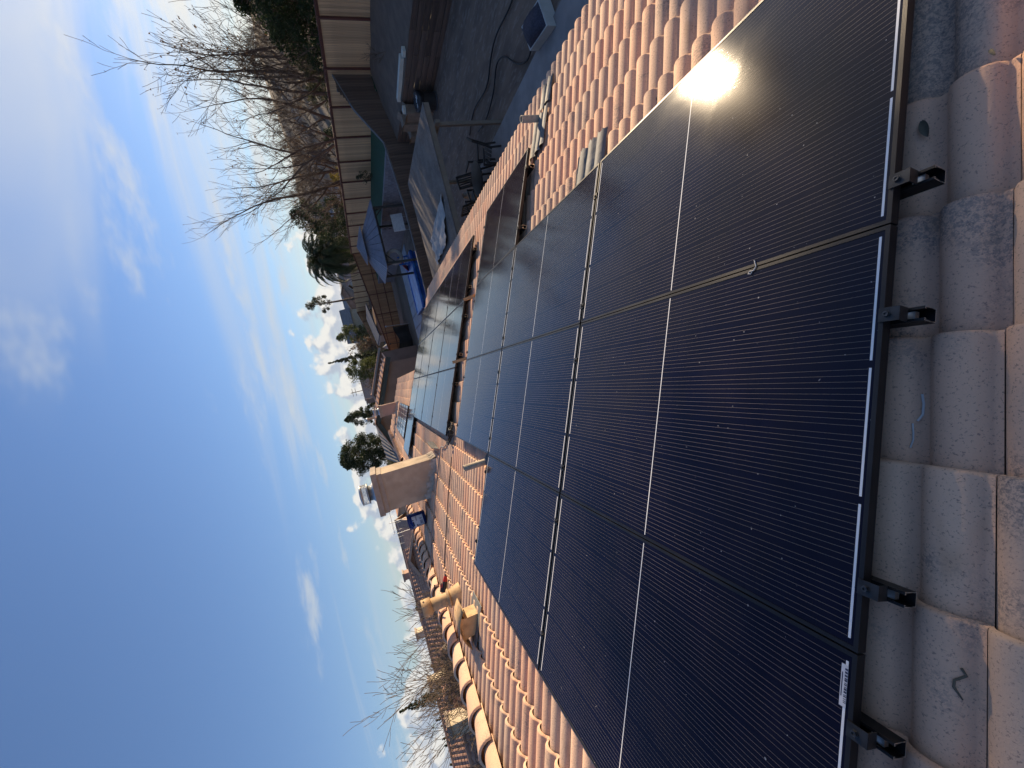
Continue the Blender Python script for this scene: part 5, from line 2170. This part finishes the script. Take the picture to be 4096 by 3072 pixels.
# thin roof antennas on the left skyline
def antenna(az, r, h, label, n=5, zb=-1.0, tilt=0.05):
    x, y = at(az, r)
    t = thing('roof_antenna', (x, y, zb), label, 'antenna', 'roof antennas')
    mb = MB()
    mb.tube([(x, y, zb), (x + tilt, y + tilt, zb + h)], 0.03, 6)
    mb.build('mast', M['galv'], t)
    mb = MB()
    d = Vector((-math.sin(rad(az)), math.cos(rad(az)), 0.0))
    top = Vector((x + tilt, y + tilt, zb + h * 0.93))
    mb.tube([top - d * 1.0, top + d * 1.0], 0.018, 5)
    for i in range(n):
        p = top - d * (0.95 - 1.9 * i / (n - 1))
        mb.tube([p + Vector((0, 0, -0.35 + 0.05 * i)), p + Vector((0, 0, 0.35 - 0.05 * i))], 0.012, 5)
    mb.build('array', M['galv'], t)


antenna(16.9, 40, 3.7, 'spindly antenna mast right behind the blue bucket')
antenna(18.4, 42, 3.3, 'second spindly antenna left of the bucket', 4)
antenna(24.8, 42, 3.0, 'thin antenna above the tan house behind the drill', 4)
antenna(26.1, 44, 2.8, 'thin antenna next to the tall vent pipe', 5)
antenna(27.8, 46, 2.9, 'thin antenna left of the tall vent pipe', 4)
t = thing('utility_pole', (*at(-0.3, 150), -3), 'far wooden utility pole with crossarms on the skyline', 'utility pole')
x, y = at(-0.3, 150)
mb = MB()
mb.tube([(x, y, -3), (x, y, 7.8)], [0.16, 0.11], 8)
mb.build('pole', M['timber'], t)
for zz in (7.2, 6.2):
    mb = MB()
    mb.bar((x, y - 1.3, zz), (x, y + 1.3, zz), 0.12, 0.14)
    mb.build('crossarm', M['timber'], t)

# ------------------------------------------------------------------ far hills
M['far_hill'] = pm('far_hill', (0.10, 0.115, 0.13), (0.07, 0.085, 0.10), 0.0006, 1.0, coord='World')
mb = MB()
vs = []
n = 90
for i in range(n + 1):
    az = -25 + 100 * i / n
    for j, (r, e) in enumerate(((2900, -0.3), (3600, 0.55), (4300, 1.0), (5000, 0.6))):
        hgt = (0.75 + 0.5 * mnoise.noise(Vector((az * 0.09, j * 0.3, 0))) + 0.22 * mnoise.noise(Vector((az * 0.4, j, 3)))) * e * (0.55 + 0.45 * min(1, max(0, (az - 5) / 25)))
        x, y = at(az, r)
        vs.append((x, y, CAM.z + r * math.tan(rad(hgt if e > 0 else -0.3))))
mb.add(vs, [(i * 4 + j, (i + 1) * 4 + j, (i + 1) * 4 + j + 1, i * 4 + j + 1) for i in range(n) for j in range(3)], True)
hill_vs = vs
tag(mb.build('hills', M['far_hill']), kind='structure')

# ------------------------------------------------------------------ trees
M['bark'] = pm('grey_bark', (0.115, 0.075, 0.052), (0.08, 0.053, 0.038), 5, 0.95, rnd=0.1)
M['bark_pale'] = pm('pale_bark', (0.16, 0.115, 0.082), (0.11, 0.08, 0.058), 5, 0.95)


def leaf_mat(name, c1, c2):
    m, k, b = new_mat(name)
    pos = k.n('ShaderNodeNewGeometry').outputs['Position']
    c = k.mix(k.noise(pos, 2.6, 3), c1, c2)
    k.put(b.inputs['Base Color'], c)
    b.inputs['Roughness'].default_value = 0.7
    b.inputs['Specular IOR Level'].default_value = 0.25
    tr = k.n('ShaderNodeBsdfTranslucent')
    k.put(tr.inputs[0], c)
    mx = k.n('ShaderNodeMixShader')
    mx.inputs[0].default_value = 0.25
    m.node_tree.links.new(b.outputs[0], mx.inputs[1])
    m.node_tree.links.new(tr.outputs[0], mx.inputs[2])
    m.node_tree.links.new(mx.outputs[0], m.node_tree.nodes['Material Output'].inputs[0])
    return m


M['leaf_dark'] = leaf_mat('dark_evergreen', (0.018, 0.032, 0.012), (0.045, 0.062, 0.02))
M['leaf_green'] = leaf_mat('green_leaf', (0.06, 0.085, 0.02), (0.12, 0.13, 0.03))
M['leaf_olive'] = leaf_mat('olive_leaf', (0.05, 0.06, 0.03), (0.09, 0.095, 0.05))
M['leaf_brown'] = leaf_mat('withered_leaf', (0.13, 0.07, 0.035), (0.17, 0.11, 0.06))
M['leaf_yellow'] = leaf_mat('yellow_leaf', (0.24, 0.19, 0.03), (0.16, 0.14, 0.04))
M['palm_leaf'] = leaf_mat('palm_frond', (0.018, 0.03, 0.010), (0.04, 0.055, 0.018))


def bare_tree(name, base, h, spread, label, seed, leaders=3, lean_v=(0, 0), leaves=250, bark='bark', r0=None, levels=5, twig=1.0, leafm='leaf_brown', lsize=0.05, dens=1.0, rmin=0.005, group='bare winter trees'):
    rr = random.Random(seed)
    t = thing(name, base, label, 'tree', group)
    trunk, twigs, lv = MB(), MB(), MB()
    base = Vector(base)
    r0 = r0 or h * 0.016
    tips = []

    def grow(p, d, ln, r, lev):
        n = 4 if lev < 3 else 3
        pts, rs = [p.copy()], [r]
        dd = d.copy()
        for i in range(n):
            dd = (dd + Vector((rr.gauss(0, .11), rr.gauss(0, .11), rr.gauss(0.035, .07)))).normalized()
            p = p + dd * (ln / n)
            pts.append(p.copy())
            rs.append(max(rmin, r * (1 - 0.55 * (i + 1) / n)))
        tgt = trunk if lev < 2 else twigs
        tgt.tube(pts, rs, 6 if lev < 2 else (4 if lev < 3 else 3), False)
        if lev >= levels:
            tips.extend(pts[1:])
            return
        k2 = rr.choice((3, 4, 5)) if lev > 1 else rr.choice((4, 5))
        k2 = max(2, int(k2 * dens))
        for j in range(k2):
            f = 0.25 + 0.75 * (j + rr.random() * 0.6) / k2
            i0 = min(n - 1, int(f * n))
            q = pts[i0].lerp(pts[i0 + 1], f * n - i0) if f * n - i0 <= 1 else pts[-1]
            side = Vector((rr.gauss(0, 1), rr.gauss(0, 1), rr.gauss(0.15, .5)))
            side = (side - dd * side.dot(dd)).normalized()
            nd = (dd * rr.uniform(0.55, 0.95) + side * rr.uniform(0.45, 0.8) * spread).normalized()
            nd.z = max(nd.z, -0.15)
            grow(q, nd, ln * rr.uniform(0.42, 0.66), rs[i0] * rr.uniform(0.45, 0.65), lev + 1)
        grow(pts[-1], dd, ln * 0.62, rs[-1], lev + 1)

    for l in range(leaders):
        a = 2 * math.pi * (l + rr.random() * 0.5) / max(1, leaders)
        d = Vector((math.cos(a) * 0.22 * spread + lean_v[0], math.sin(a) * 0.22 * spread + lean_v[1], 1)).normalized()
        grow(base + Vector((math.cos(a) * r0, math.sin(a) * r0, -0.2)), d, h * rr.uniform(0.40, 0.52), r0 * rr.uniform(0.7, 1.0), 0)
    trunk.build('trunk', M[bark], t)
    twigs.build('twigs', M[bark], t)
    if leaves:
        for i in range(leaves):
            p = rr.choice(tips) + Vector((rr.gauss(0, .04), rr.gauss(0, .04), rr.gauss(-.03, .04)))
            s = lsize * rr.uniform(0.5, 1.3)
            a, b2 = Vector((rr.gauss(0, 1), rr.gauss(0, 1), rr.gauss(0, 1))).normalized(), Vector((rr.gauss(0, 1), rr.gauss(0, 1), rr.gauss(0, 1))).normalized()
            lv.add([p - a * s, p + b2 * s * 0.6, p + a * s, p - b2 * s * 0.6], [(0, 1, 2, 3)], False)
        lv.build('withered_leaves', M[leafm], t)
    return t


def leafy(name, base, h, prof, label, seed, mat, n=3500, ls=0.14, trunk_r=0.12, clumps=40, clump_r=0.5, group=None, upright=0.0, cat='tree', bark='bark'):
    """prof: list of (height fraction, radius) of the crown"""
    rr = random.Random(seed)
    base = Vector(base)
    t = thing(name, base, label, cat, group)
    tk = MB()

    def rad_at(f):
        for (f0, r0), (f1, r1) in zip(prof, prof[1:]):
            if f0 <= f <= f1:
                return r0 + (r1 - r0) * (f - f0) / max(1e-6, f1 - f0)
        return 0.0
    f0, f1 = prof[0][0], prof[-1][0]
    tk.tube([base - Vector((0, 0, 0.3)), base + Vector((0.03, 0.02, h * 0.4)), base + Vector((0, 0, h * 0.93))], [trunk_r, trunk_r * 0.75, trunk_r * 0.15], 7)
    cs = []
    for i in range(clumps):
        f = f0 + (f1 - f0) * ((i + rr.random()) / clumps)
        r = rad_at(f)
        a = rr.uniform(0, 2 * math.pi)
        q = r * math.sqrt(rr.uniform(0.15, 1.0))
        c = base + Vector((q * math.cos(a), q * math.sin(a), f * h))
        cs.append((c, min(clump_r, max(0.12, r * 0.75)) * rr.uniform(0.6, 1.25)))
        tk.tube([base + Vector((0, 0, max(0.1, f * h - q * 0.55))), c], [trunk_r * 0.3, 0.012], 4, False)
    tk.build('trunk', M[bark], t)
    lv = MB()
    for i in range(n):
        c, r = cs[rr.randrange(len(cs))]
        d = Vector((rr.gauss(0, 1), rr.gauss(0, 1), rr.gauss(0, 1))).normalized()
        p = c + Vector((d.x, d.y, d.z * 0.85)) * r * rr.random() ** 0.4
        s = ls * rr.uniform(0.5, 1.25)
        a = Vector((rr.gauss(0, 1), rr.gauss(0, 1), rr.gauss(upright, 1))).normalized()
        b2 = a.cross(Vector((rr.gauss(0, 1), rr.gauss(0, 1), rr.gauss(0, 1)))).normalized()
        lv.add([p - a * s * 0.5, p + b2 * s * 0.3, p + a * s * 0.6, p - b2 * s * 0.3], [(0, 1, 2, 3)], False)
    lv.build('crown', M[mat], t)
    return t


def gz(x, y):
    return ground_z(x, y)


def pos(az, r):
    x, y = at(az, r)
    return Vector((x, y, gz(x, y)))


# big bare trees behind the back fence
bare_tree('bare_tree', pos(-36.6, 31), 9.4, 0.95, 'bare tree at the right with a forked trunk behind the pale fence', 101, 3, (0.02, 0.04), 420, levels=4, lsize=0.07, rmin=0.009, dens=0.8)
bare_tree('bare_tree', pos(-33.9, 32), 10.8, 0.9, 'tallest bare tree behind the pale fence with dangling dead leaves', 102, 2, (-0.02, 0.02), 420, levels=4, lsize=0.07, rmin=0.009, dens=0.8)
bare_tree('bare_tree', pos(-30.2, 36), 9.8, 0.9, 'bare tree in the middle of the group behind the pale fence', 103, 3, (0, 0.03), 300, levels=4, lsize=0.07, rmin=0.009, dens=0.8)
bare_tree('bare_tree', pos(-26.4, 41), 12.6, 0.9, 'tall bare tree standing farthest left of the group behind the fence', 104, 3, (0, 0.02), 320, levels=4, lsize=0.07, rmin=0.009, dens=0.8)
bare_tree('bare_tree', pos(-24.0, 45), 7.0, 1.2, 'spreading low bare tree left of the tall bare tree', 105, 3, (0, 0.05), 260, levels=4, lsize=0.07, rmin=0.009, dens=0.8)
bare_tree('bare_tree', pos(-39.8, 28.5), 6.5, 1.1, 'bare tree with pale branches in front of the dark hedge', 106, 2, (0.0, 0.12), 160, levels=4, bark='bark_pale', lsize=0.06)
# scrub that greys the slope
rs = random.Random(55)
brush = MB()
for i in range(240):
    az = rs.uniform(-44, -20)
    r = rs.uniform(36, 120)
    p = pos(az, r)
    hh = rs.uniform(0.8, 2.4) * (0.7 + r / 120)
    for j in range(15):
        a = rs.uniform(0, 6.28)
        q = p + Vector((math.cos(a) * hh * 0.55 * rs.random(), math.sin(a) * hh * 0.55 * rs.random(), hh * rs.uniform(0.5, 1.0)))
        m1 = p.lerp(q, 0.5) + Vector((rs.gauss(0, .12), rs.gauss(0, .12), 0))
        brush.tube([p, m1, q], [0.03, 0.02, 0.008], 3, False)
        for k2 in range(3):
            q2 = m1 + Vector((rs.gauss(0, .4), rs.gauss(0, .4), rs.uniform(0.1, 0.7))) * hh * 0.4
            brush.tube([m1, q2], [0.014, 0.006], 3, False)
o = brush.build('hillside_brush', M['bark'])
tag(o, 'tangle of leafless brush covering the slope behind the fence', 'brush', kind='stuff')
rsc = random.Random(57)
# evergreens and shrubs behind the fence
leafy('evergreen_shrub', pos(-40.9, 28), 5.3, [(0.1, 1.2), (0.5, 1.7), (0.8, 1.1), (1.0, 0.2)], 'dense dark evergreen rising over the fence at the top right', 201, 'leaf_dark', 11000, 0.13, clumps=70, clump_r=0.55)
leafy('evergreen_shrub', pos(-38.4, 29), 4.1, [(0.1, 1.3), (0.6, 1.4), (0.9, 0.9), (1.0, 0.2)], 'lower dark evergreen shrub next to the tall one', 202, 'leaf_dark', 8000, 0.12, clumps=50, clump_r=0.5)
leafy('evergreen_shrub', pos(-36.2, 30.5), 3.2, [(0.1, 1.2), (0.6, 1.2), (1.0, 0.3)], 'green shrub with white flecks behind the fence', 203, 'leaf_olive', 4200, 0.11, clumps=34, clump_r=0.45)
leafy('evergreen_shrub', pos(-33.6, 33), 3.0, [(0.1, 1.2), (0.6, 1.2), (1.0, 0.3)], 'low dull green shrub under the tallest bare tree', 204, 'leaf_olive', 3600, 0.11, clumps=34, clump_r=0.45)
leafy('evergreen_shrub', pos(-29.8, 36.5), 2.5, [(0.1, 1.0), (0.6, 1.0), (1.0, 0.3)], 'dark shrub showing just over the middle of the fence', 205, 'leaf_dark', 3000, 0.11, clumps=30, clump_r=0.4)
leafy('evergreen_shrub', pos(-25.6, 42), 2.7, [(0.1, 0.9), (0.6, 0.9), (1.0, 0.2)], 'yellow leaved shrub beside the tall bare trunk', 206, 'leaf_yellow', 2200, 0.11, clumps=26, clump_r=0.4)
leafy('evergreen_shrub', pos(-22.6, 47), 2.9, [(0.1, 1.3), (0.6, 1.2), (1.0, 0.3)], 'broad grey green shrub right of the pine', 207, 'leaf_olive', 4200, 0.12, clumps=34, clump_r=0.45)
leafy('pine_tree', pos(-21.9, 50), 6.9, [(0.25, 1.2), (0.55, 1.9), (0.8, 1.5), (1.0, 0.4)], 'dark leaning pine right of the palm', 208, 'leaf_dark', 9000, 0.15, clumps=42, clump_r=0.6)
leafy('pine_tree', pos(-20.2, 53), 5.2, [(0.25, 1.2), (0.55, 1.7), (0.85, 1.2), (1.0, 0.4)], 'second dark pine half hidden by the palm', 209, 'leaf_dark', 6000, 0.15, clumps=36, clump_r=0.6)


def palm(base, h, fl, nf, label, seed):
    rr = random.Random(seed)
    base = Vector(base)
    t = thing('palm_tree', base, label, 'palm tree')
    mb = MB()
    mb.tube([base - Vector((0, 0, .3)), base + Vector((0.05, 0, h * 0.5)), base + Vector((0, 0, h))], [0.34, 0.28, 0.25], 12)
    mb.build('trunk', M['bark'], t)
    top = base + Vector((0, 0, h))
    for i in range(nf):
        a = i * 2.39996 + rr.uniform(-.2, .2)
        el = rad(88 - 118 * (i / nf) + rr.uniform(-8, 8))
        L = fl * rr.uniform(0.85, 1.1)
        d = Vector((math.cos(a), math.sin(a), 0))
        pts = []
        p = top.copy()
        ang = el
        n = 12
        for s in range(n + 1):
            pts.append(p.copy())
            p = p + (d * math.cos(ang) + Vector((0, 0, 1)) * math.sin(ang)) * (L / n)
            ang -= rad(4.6 + 2.6 * s * 0.6) * (1.0 if math.cos(ang) > -0.1 else 0.2)
        fr = MB()
        fr.tube(pts, [0.03 - 0.026 * s / n for s in range(n + 1)], 4, False)
        side0 = d.cross(Vector((0, 0, 1))).normalized()
        for s in range(2, n * 4):
            f = s / (n * 4)
            i0 = min(n - 1, int(f * n))
            q = pts[i0].lerp(pts[i0 + 1], f * n - i0)
            tan = (pts[i0 + 1] - pts[i0]).normalized()
            ll = L * 0.17 * math.sin(math.pi * min(0.97, 0.12 + f * 0.86)) ** 0.7
            for sg in (-1, 1):
                dr = (side0 * sg * 0.8 + tan * 0.65 + Vector((0, 0, -0.30 - 0.25 * rr.random()))).normalized()
                w = tan * 0.04
                m2 = q + dr * ll * 0.55 + Vector((0, 0, 0.02))
                e2 = q + dr * ll + Vector((0, 0, -0.10 * ll))
                fr.add([q - w, q + w, m2 + w * 0.9, m2 - w * 0.9, e2], [(0, 1, 2, 3), (3, 2, 4)], False)
        fr.build('frond', M['palm_leaf'], t)
    return t


palm(pos(-17.2, 60), 4.7, 4.9, 96, 'big palm with drooping dark fronds behind the gazebo', 301)
bare_tree('bare_shrub', pos(-19.2, 52), 3.6, 1.3, 'pinkish leafless shrub in front of the palm', 302, 5, (0, 0), 0, 'bark_pale', levels=3, group=None)
leafy('young_pine', pos(-11.9, 110), 11.2, [(0.55, 1.6), (0.7, 2.2), (0.85, 1.4), (1.0, 0.5)], 'sparse young pine with tufted branches on the skyline', 303, 'leaf_olive', 2200, 0.30, 0.3, clumps=20, clump_r=0.6, bark='bark')
leafy('green_tree', pos(-7.6, 112), 10.4, [(0.2, 1.8), (0.55, 2.4), (0.85, 1.6), (1.0, 0.4)], 'light green tree right of the brown tree', 304, 'leaf_green', 6000, 0.28, clumps=40, clump_r=1.0)
bare_tree('bare_tree', pos(-5.9, 105), 9.8, 1.1, 'brown leafless tree beside the slim cypress', 305, 4, (0, 0), 500, levels=3, lsize=0.25, r0=0.16)
leafy('cypress_tree', pos(-4.6, 88), 12.0, [(0.02, 0.5), (0.3, 0.62), (0.7, 0.45), (1.0, 0.03)], 'slim dark cypress spire rising by the green tree', 306, 'leaf_dark', 7000, 0.2, clumps=110, clump_r=0.4, upright=2.0)
leafy('green_tree', pos(-2.9, 84), 8.9, [(0.2, 1.8), (0.55, 2.6), (0.85, 1.8), (1.0, 0.5)], 'bright olive green tree left of the cypress spire', 307, 'leaf_green', 8000, 0.25, clumps=44, clump_r=0.9)
bare_tree('bare_tree', pos(-1.3, 120), 9.0, 1.2, 'grey leafless tree by the utility pole', 308, 4, (0, 0), 300, levels=3, lsize=0.2, r0=0.15)
leafy('pine_tree', pos(2.9, 76), 11.0, [(0.5, 2.3), (0.65, 1.9), (0.85, 1.1), (1.0, 0.1)], 'layered dark conifer above the brown gable', 309, 'leaf_dark', 8000, 0.22, clumps=60, clump_r=0.55)
leafy('round_tree', pos(7.6, 62), 11.6, [(0.53, 1.5), (0.65, 2.5), (0.82, 2.5), (0.95, 1.5), (1.0, 0.5)], 'round dense green tree right of the chimney', 310, 'leaf_dark', 22000, 0.2, clumps=110, clump_r=0.75)
bare_tree('bare_tree', pos(9.2, 58), 6.2, 1.3, 'leafless twigs showing right behind the chimney', 311, 4, (0, 0), 0, levels=4, r0=0.10)
bare_tree('bare_tree', pos(5.4, 90), 6.8, 1.3, 'faint leafless tree under the round green tree', 312, 4, (0, 0), 200, levels=3, lsize=0.2, r0=0.12)
leafy('brown_thicket', pos(10.5, 55), 4.7, [(0.2, 2.2), (0.6, 2.2), (1.0, 0.6)], 'brown thicket of withered leaves by the chimney', 313, 'leaf_brown', 2200, 0.3, clumps=30, clump_r=0.7)
bare_tree('bare_tree', pos(20.6, 60), 6.6, 1.4, 'rounded leafless tree left of the antennas', 314, 5, (0, 0), 0, levels=4, r0=0.10)
bare_tree('bare_tree', pos(15.6, 48), 5.6, 1.4, 'leafless tree behind the blue bucket', 315, 5, (0, 0), 300, levels=3, lsize=0.12, r0=0.10)
leafy('round_tree', pos(27.6, 70), 6.8, [(0.3, 1.6), (0.6, 2.2), (1.0, 0.6)], 'dark bushy tree behind the tall vent pipe', 316, 'leaf_olive', 1900, 0.35, clumps=24, clump_r=0.8)
leafy('round_tree', pos(33.4, 60), 5.6, [(0.3, 1.2), (0.6, 1.6), (1.0, 0.5)], 'small dark tree under the bare twigs', 317, 'leaf_olive', 1300, 0.3, clumps=20, clump_r=0.6)
# the big leafless trees in front of the houses on the left
bare_tree('bare_tree', pos(32.6, 19), 7.4, 0.8, 'many stemmed bare tree with fine twigs left of the roof vent', 320, 3, (-0.05, -0.12), 0, levels=4, r0=0.055, rmin=0.0075, dens=1.0, bark='bark_pale')
bare_tree('bare_tree', pos(35.6, 18), 8.4, 0.8, 'tallest fine twigged bare tree on the left crossing the vapour trail', 321, 3, (-0.05, -0.06), 0, levels=4, r0=0.06, rmin=0.0075, dens=1.0, bark='bark_pale')
bare_tree('bare_tree', pos(38.2, 19), 7.8, 0.85, 'bare tree bending towards the left edge', 322, 3, (-0.08, 0.06), 0, levels=4, r0=0.055, rmin=0.0075, dens=1.0, bark='bark_pale')
for i, (az, r, top, wd) in enumerate(((36.15, 62, 5.2, 0.75), (38.3, 75, 1.9, 0.5), (38.95, 78, 1.5, 0.5), (39.5, 80, 1.2, 0.45), (40.0, 77, 1.75, 0.55), (40.6, 76, 1.7, 0.55), (42.2, 60, 1.6, 0.5), (43.0, 58, 1.3, 0.55))):
    p = pos(az, r)
    h = el_z(top, r) - p.z
    nm = ('tallest cypress spire standing among the bare twigs', 'first small cypress in the row left of the tall one', 'second small cypress in the row', 'third and shortest cypress in the row',
          'fourth small cypress in the row', 'last small cypress in the row', 'separate cypress near the left edge', 'cypress at the very left edge')[i]
    leafy('cypress_tree', p, h, [(0.02, wd * 0.8), (0.35, wd), (0.75, wd * 0.65), (1.0, 0.03)], nm, 330 + i, 'leaf_dark', 7000 if i == 0 else 3200, 0.17, clumps=120 if i == 0 else 70, clump_r=0.35, upright=2.0, group='cypress spires')
# sapling on the terrace, shrub on the turf, litter of plants
bare_tree('sapling', Vector((17.73, -13.92, -2.62)), 1.5, 0.9, 'thin leafless sapling on the dirt terrace in front of the fence', 340, 1, (0, 0), 0, levels=3, r0=0.016, bark='bark_pale', group=None)
leafy('turf_shrub', Vector((31.2, -15.1, -2.42)), 1.15, [(0.05, 0.25), (0.5, 0.4), (1.0, 0.1)], 'small dark shrub on the green turf against the fence', 341, 'leaf_olive', 500, 0.1, 0.03, 14, 0.2)
# the hedge of evergreens goes on beyond the picture's right edge and shades the lower roof
for i, (az, r, h) in enumerate(((-43.6, 27.5, 4.9), (-46.4, 26.5, 5.0), (-49.3, 25.5, 4.9), (-52.2, 25, 4.8), (-55.2, 24.5, 5.0), (-58.5, 24, 4.8), (-62, 24, 4.7))):
    leafy('evergreen_shrub', pos(az, r), h, [(0.05, 1.3), (0.5, 1.6), (0.8, 1.2), (1.0, 0.3)], '%s evergreen of the hedge beyond the right edge of the yard' % ('first', 'second', 'third', 'fourth', 'fifth', 'sixth', 'last')[i],
          350 + i, 'leaf_dark', 3600, 0.2, 0.15, clumps=44, clump_r=0.6)
leafy('sun_dimming_tree', pos(-52.0, 30), 13.2, [(0.665, 2.0), (0.75, 3.0), (0.88, 2.4), (1.0, 0.8)], 'tall thin leaved tree added unseen beyond the right edge to dim the sun', 360, 'leaf_olive', 3200, 0.17, 0.12, clumps=150, clump_r=0.5)  # out of view; added so its sparse crown half blocks sun from near tiles
# trees and roofs that fill the far plain
rf_ = random.Random(77)
ft = MB()
for i in range(1500):
    az = rf_.uniform(-18, 52)
    r = 130 + 900 * rf_.random() ** 1.6
    x, y = at(az, r)
    hgt = rf_.uniform(1.8, 5.0) * (1 + r / 700)
    wd = rf_.uniform(1.4, 3.6) * (1 + r / 900)
    for j in range(16):
        d = Vector((rf_.gauss(0, .5), rf_.gauss(0, .5), rf_.uniform(0.05, 1.0)))
        p = Vector((x + d.x * wd, y + d.y * wd, ZG + d.z * hgt))
        s_ = wd * rf_.uniform(0.25, 0.5)
        a_ = Vector((rf_.gauss(0, 1), rf_.gauss(0, 1), rf_.gauss(0, 1))).normalized() * s_
        b_ = Vector((rf_.gauss(0, 1), rf_.gauss(0, 1), rf_.gauss(0, 1))).normalized() * s_
        ft.add([p - a_, p - b_, p + a_, p + b_], [(0, 1, 2, 3)], False)
o = ft.build('far_trees', M['leaf_olive'])
tag(o, 'mass of far trees across the plain below the hills', 'trees', kind='stuff')

# ------------------------------------------------------------------ the air between here and the hills
hz_m = bpy.data.materials.new('haze_air')
hz_m.use_nodes = True
nt = hz_m.node_tree
nt.nodes.clear()
pv_ = nt.nodes.new('ShaderNodeVolumePrincipled')
pv_.inputs['Color'].default_value = (0.80, 0.88, 1.0, 1)
pv_.inputs['Density'].default_value = 0.00006
pv_.inputs['Anisotropy'].default_value = 0.3
on_ = nt.nodes.new('ShaderNodeOutputMaterial')
nt.links.new(pv_.outputs[0], on_.inputs['Volume'])
mb = MB()
zt_ = max(v[2] for v in hill_vs) + 4.0
mb.box((2000, 1500, (zt_ + ZG - 1.0) / 2), (8200, 9200, zt_ - ZG + 1.0))
o = mb.build('haze', hz_m)
tag(o, kind='stuff')
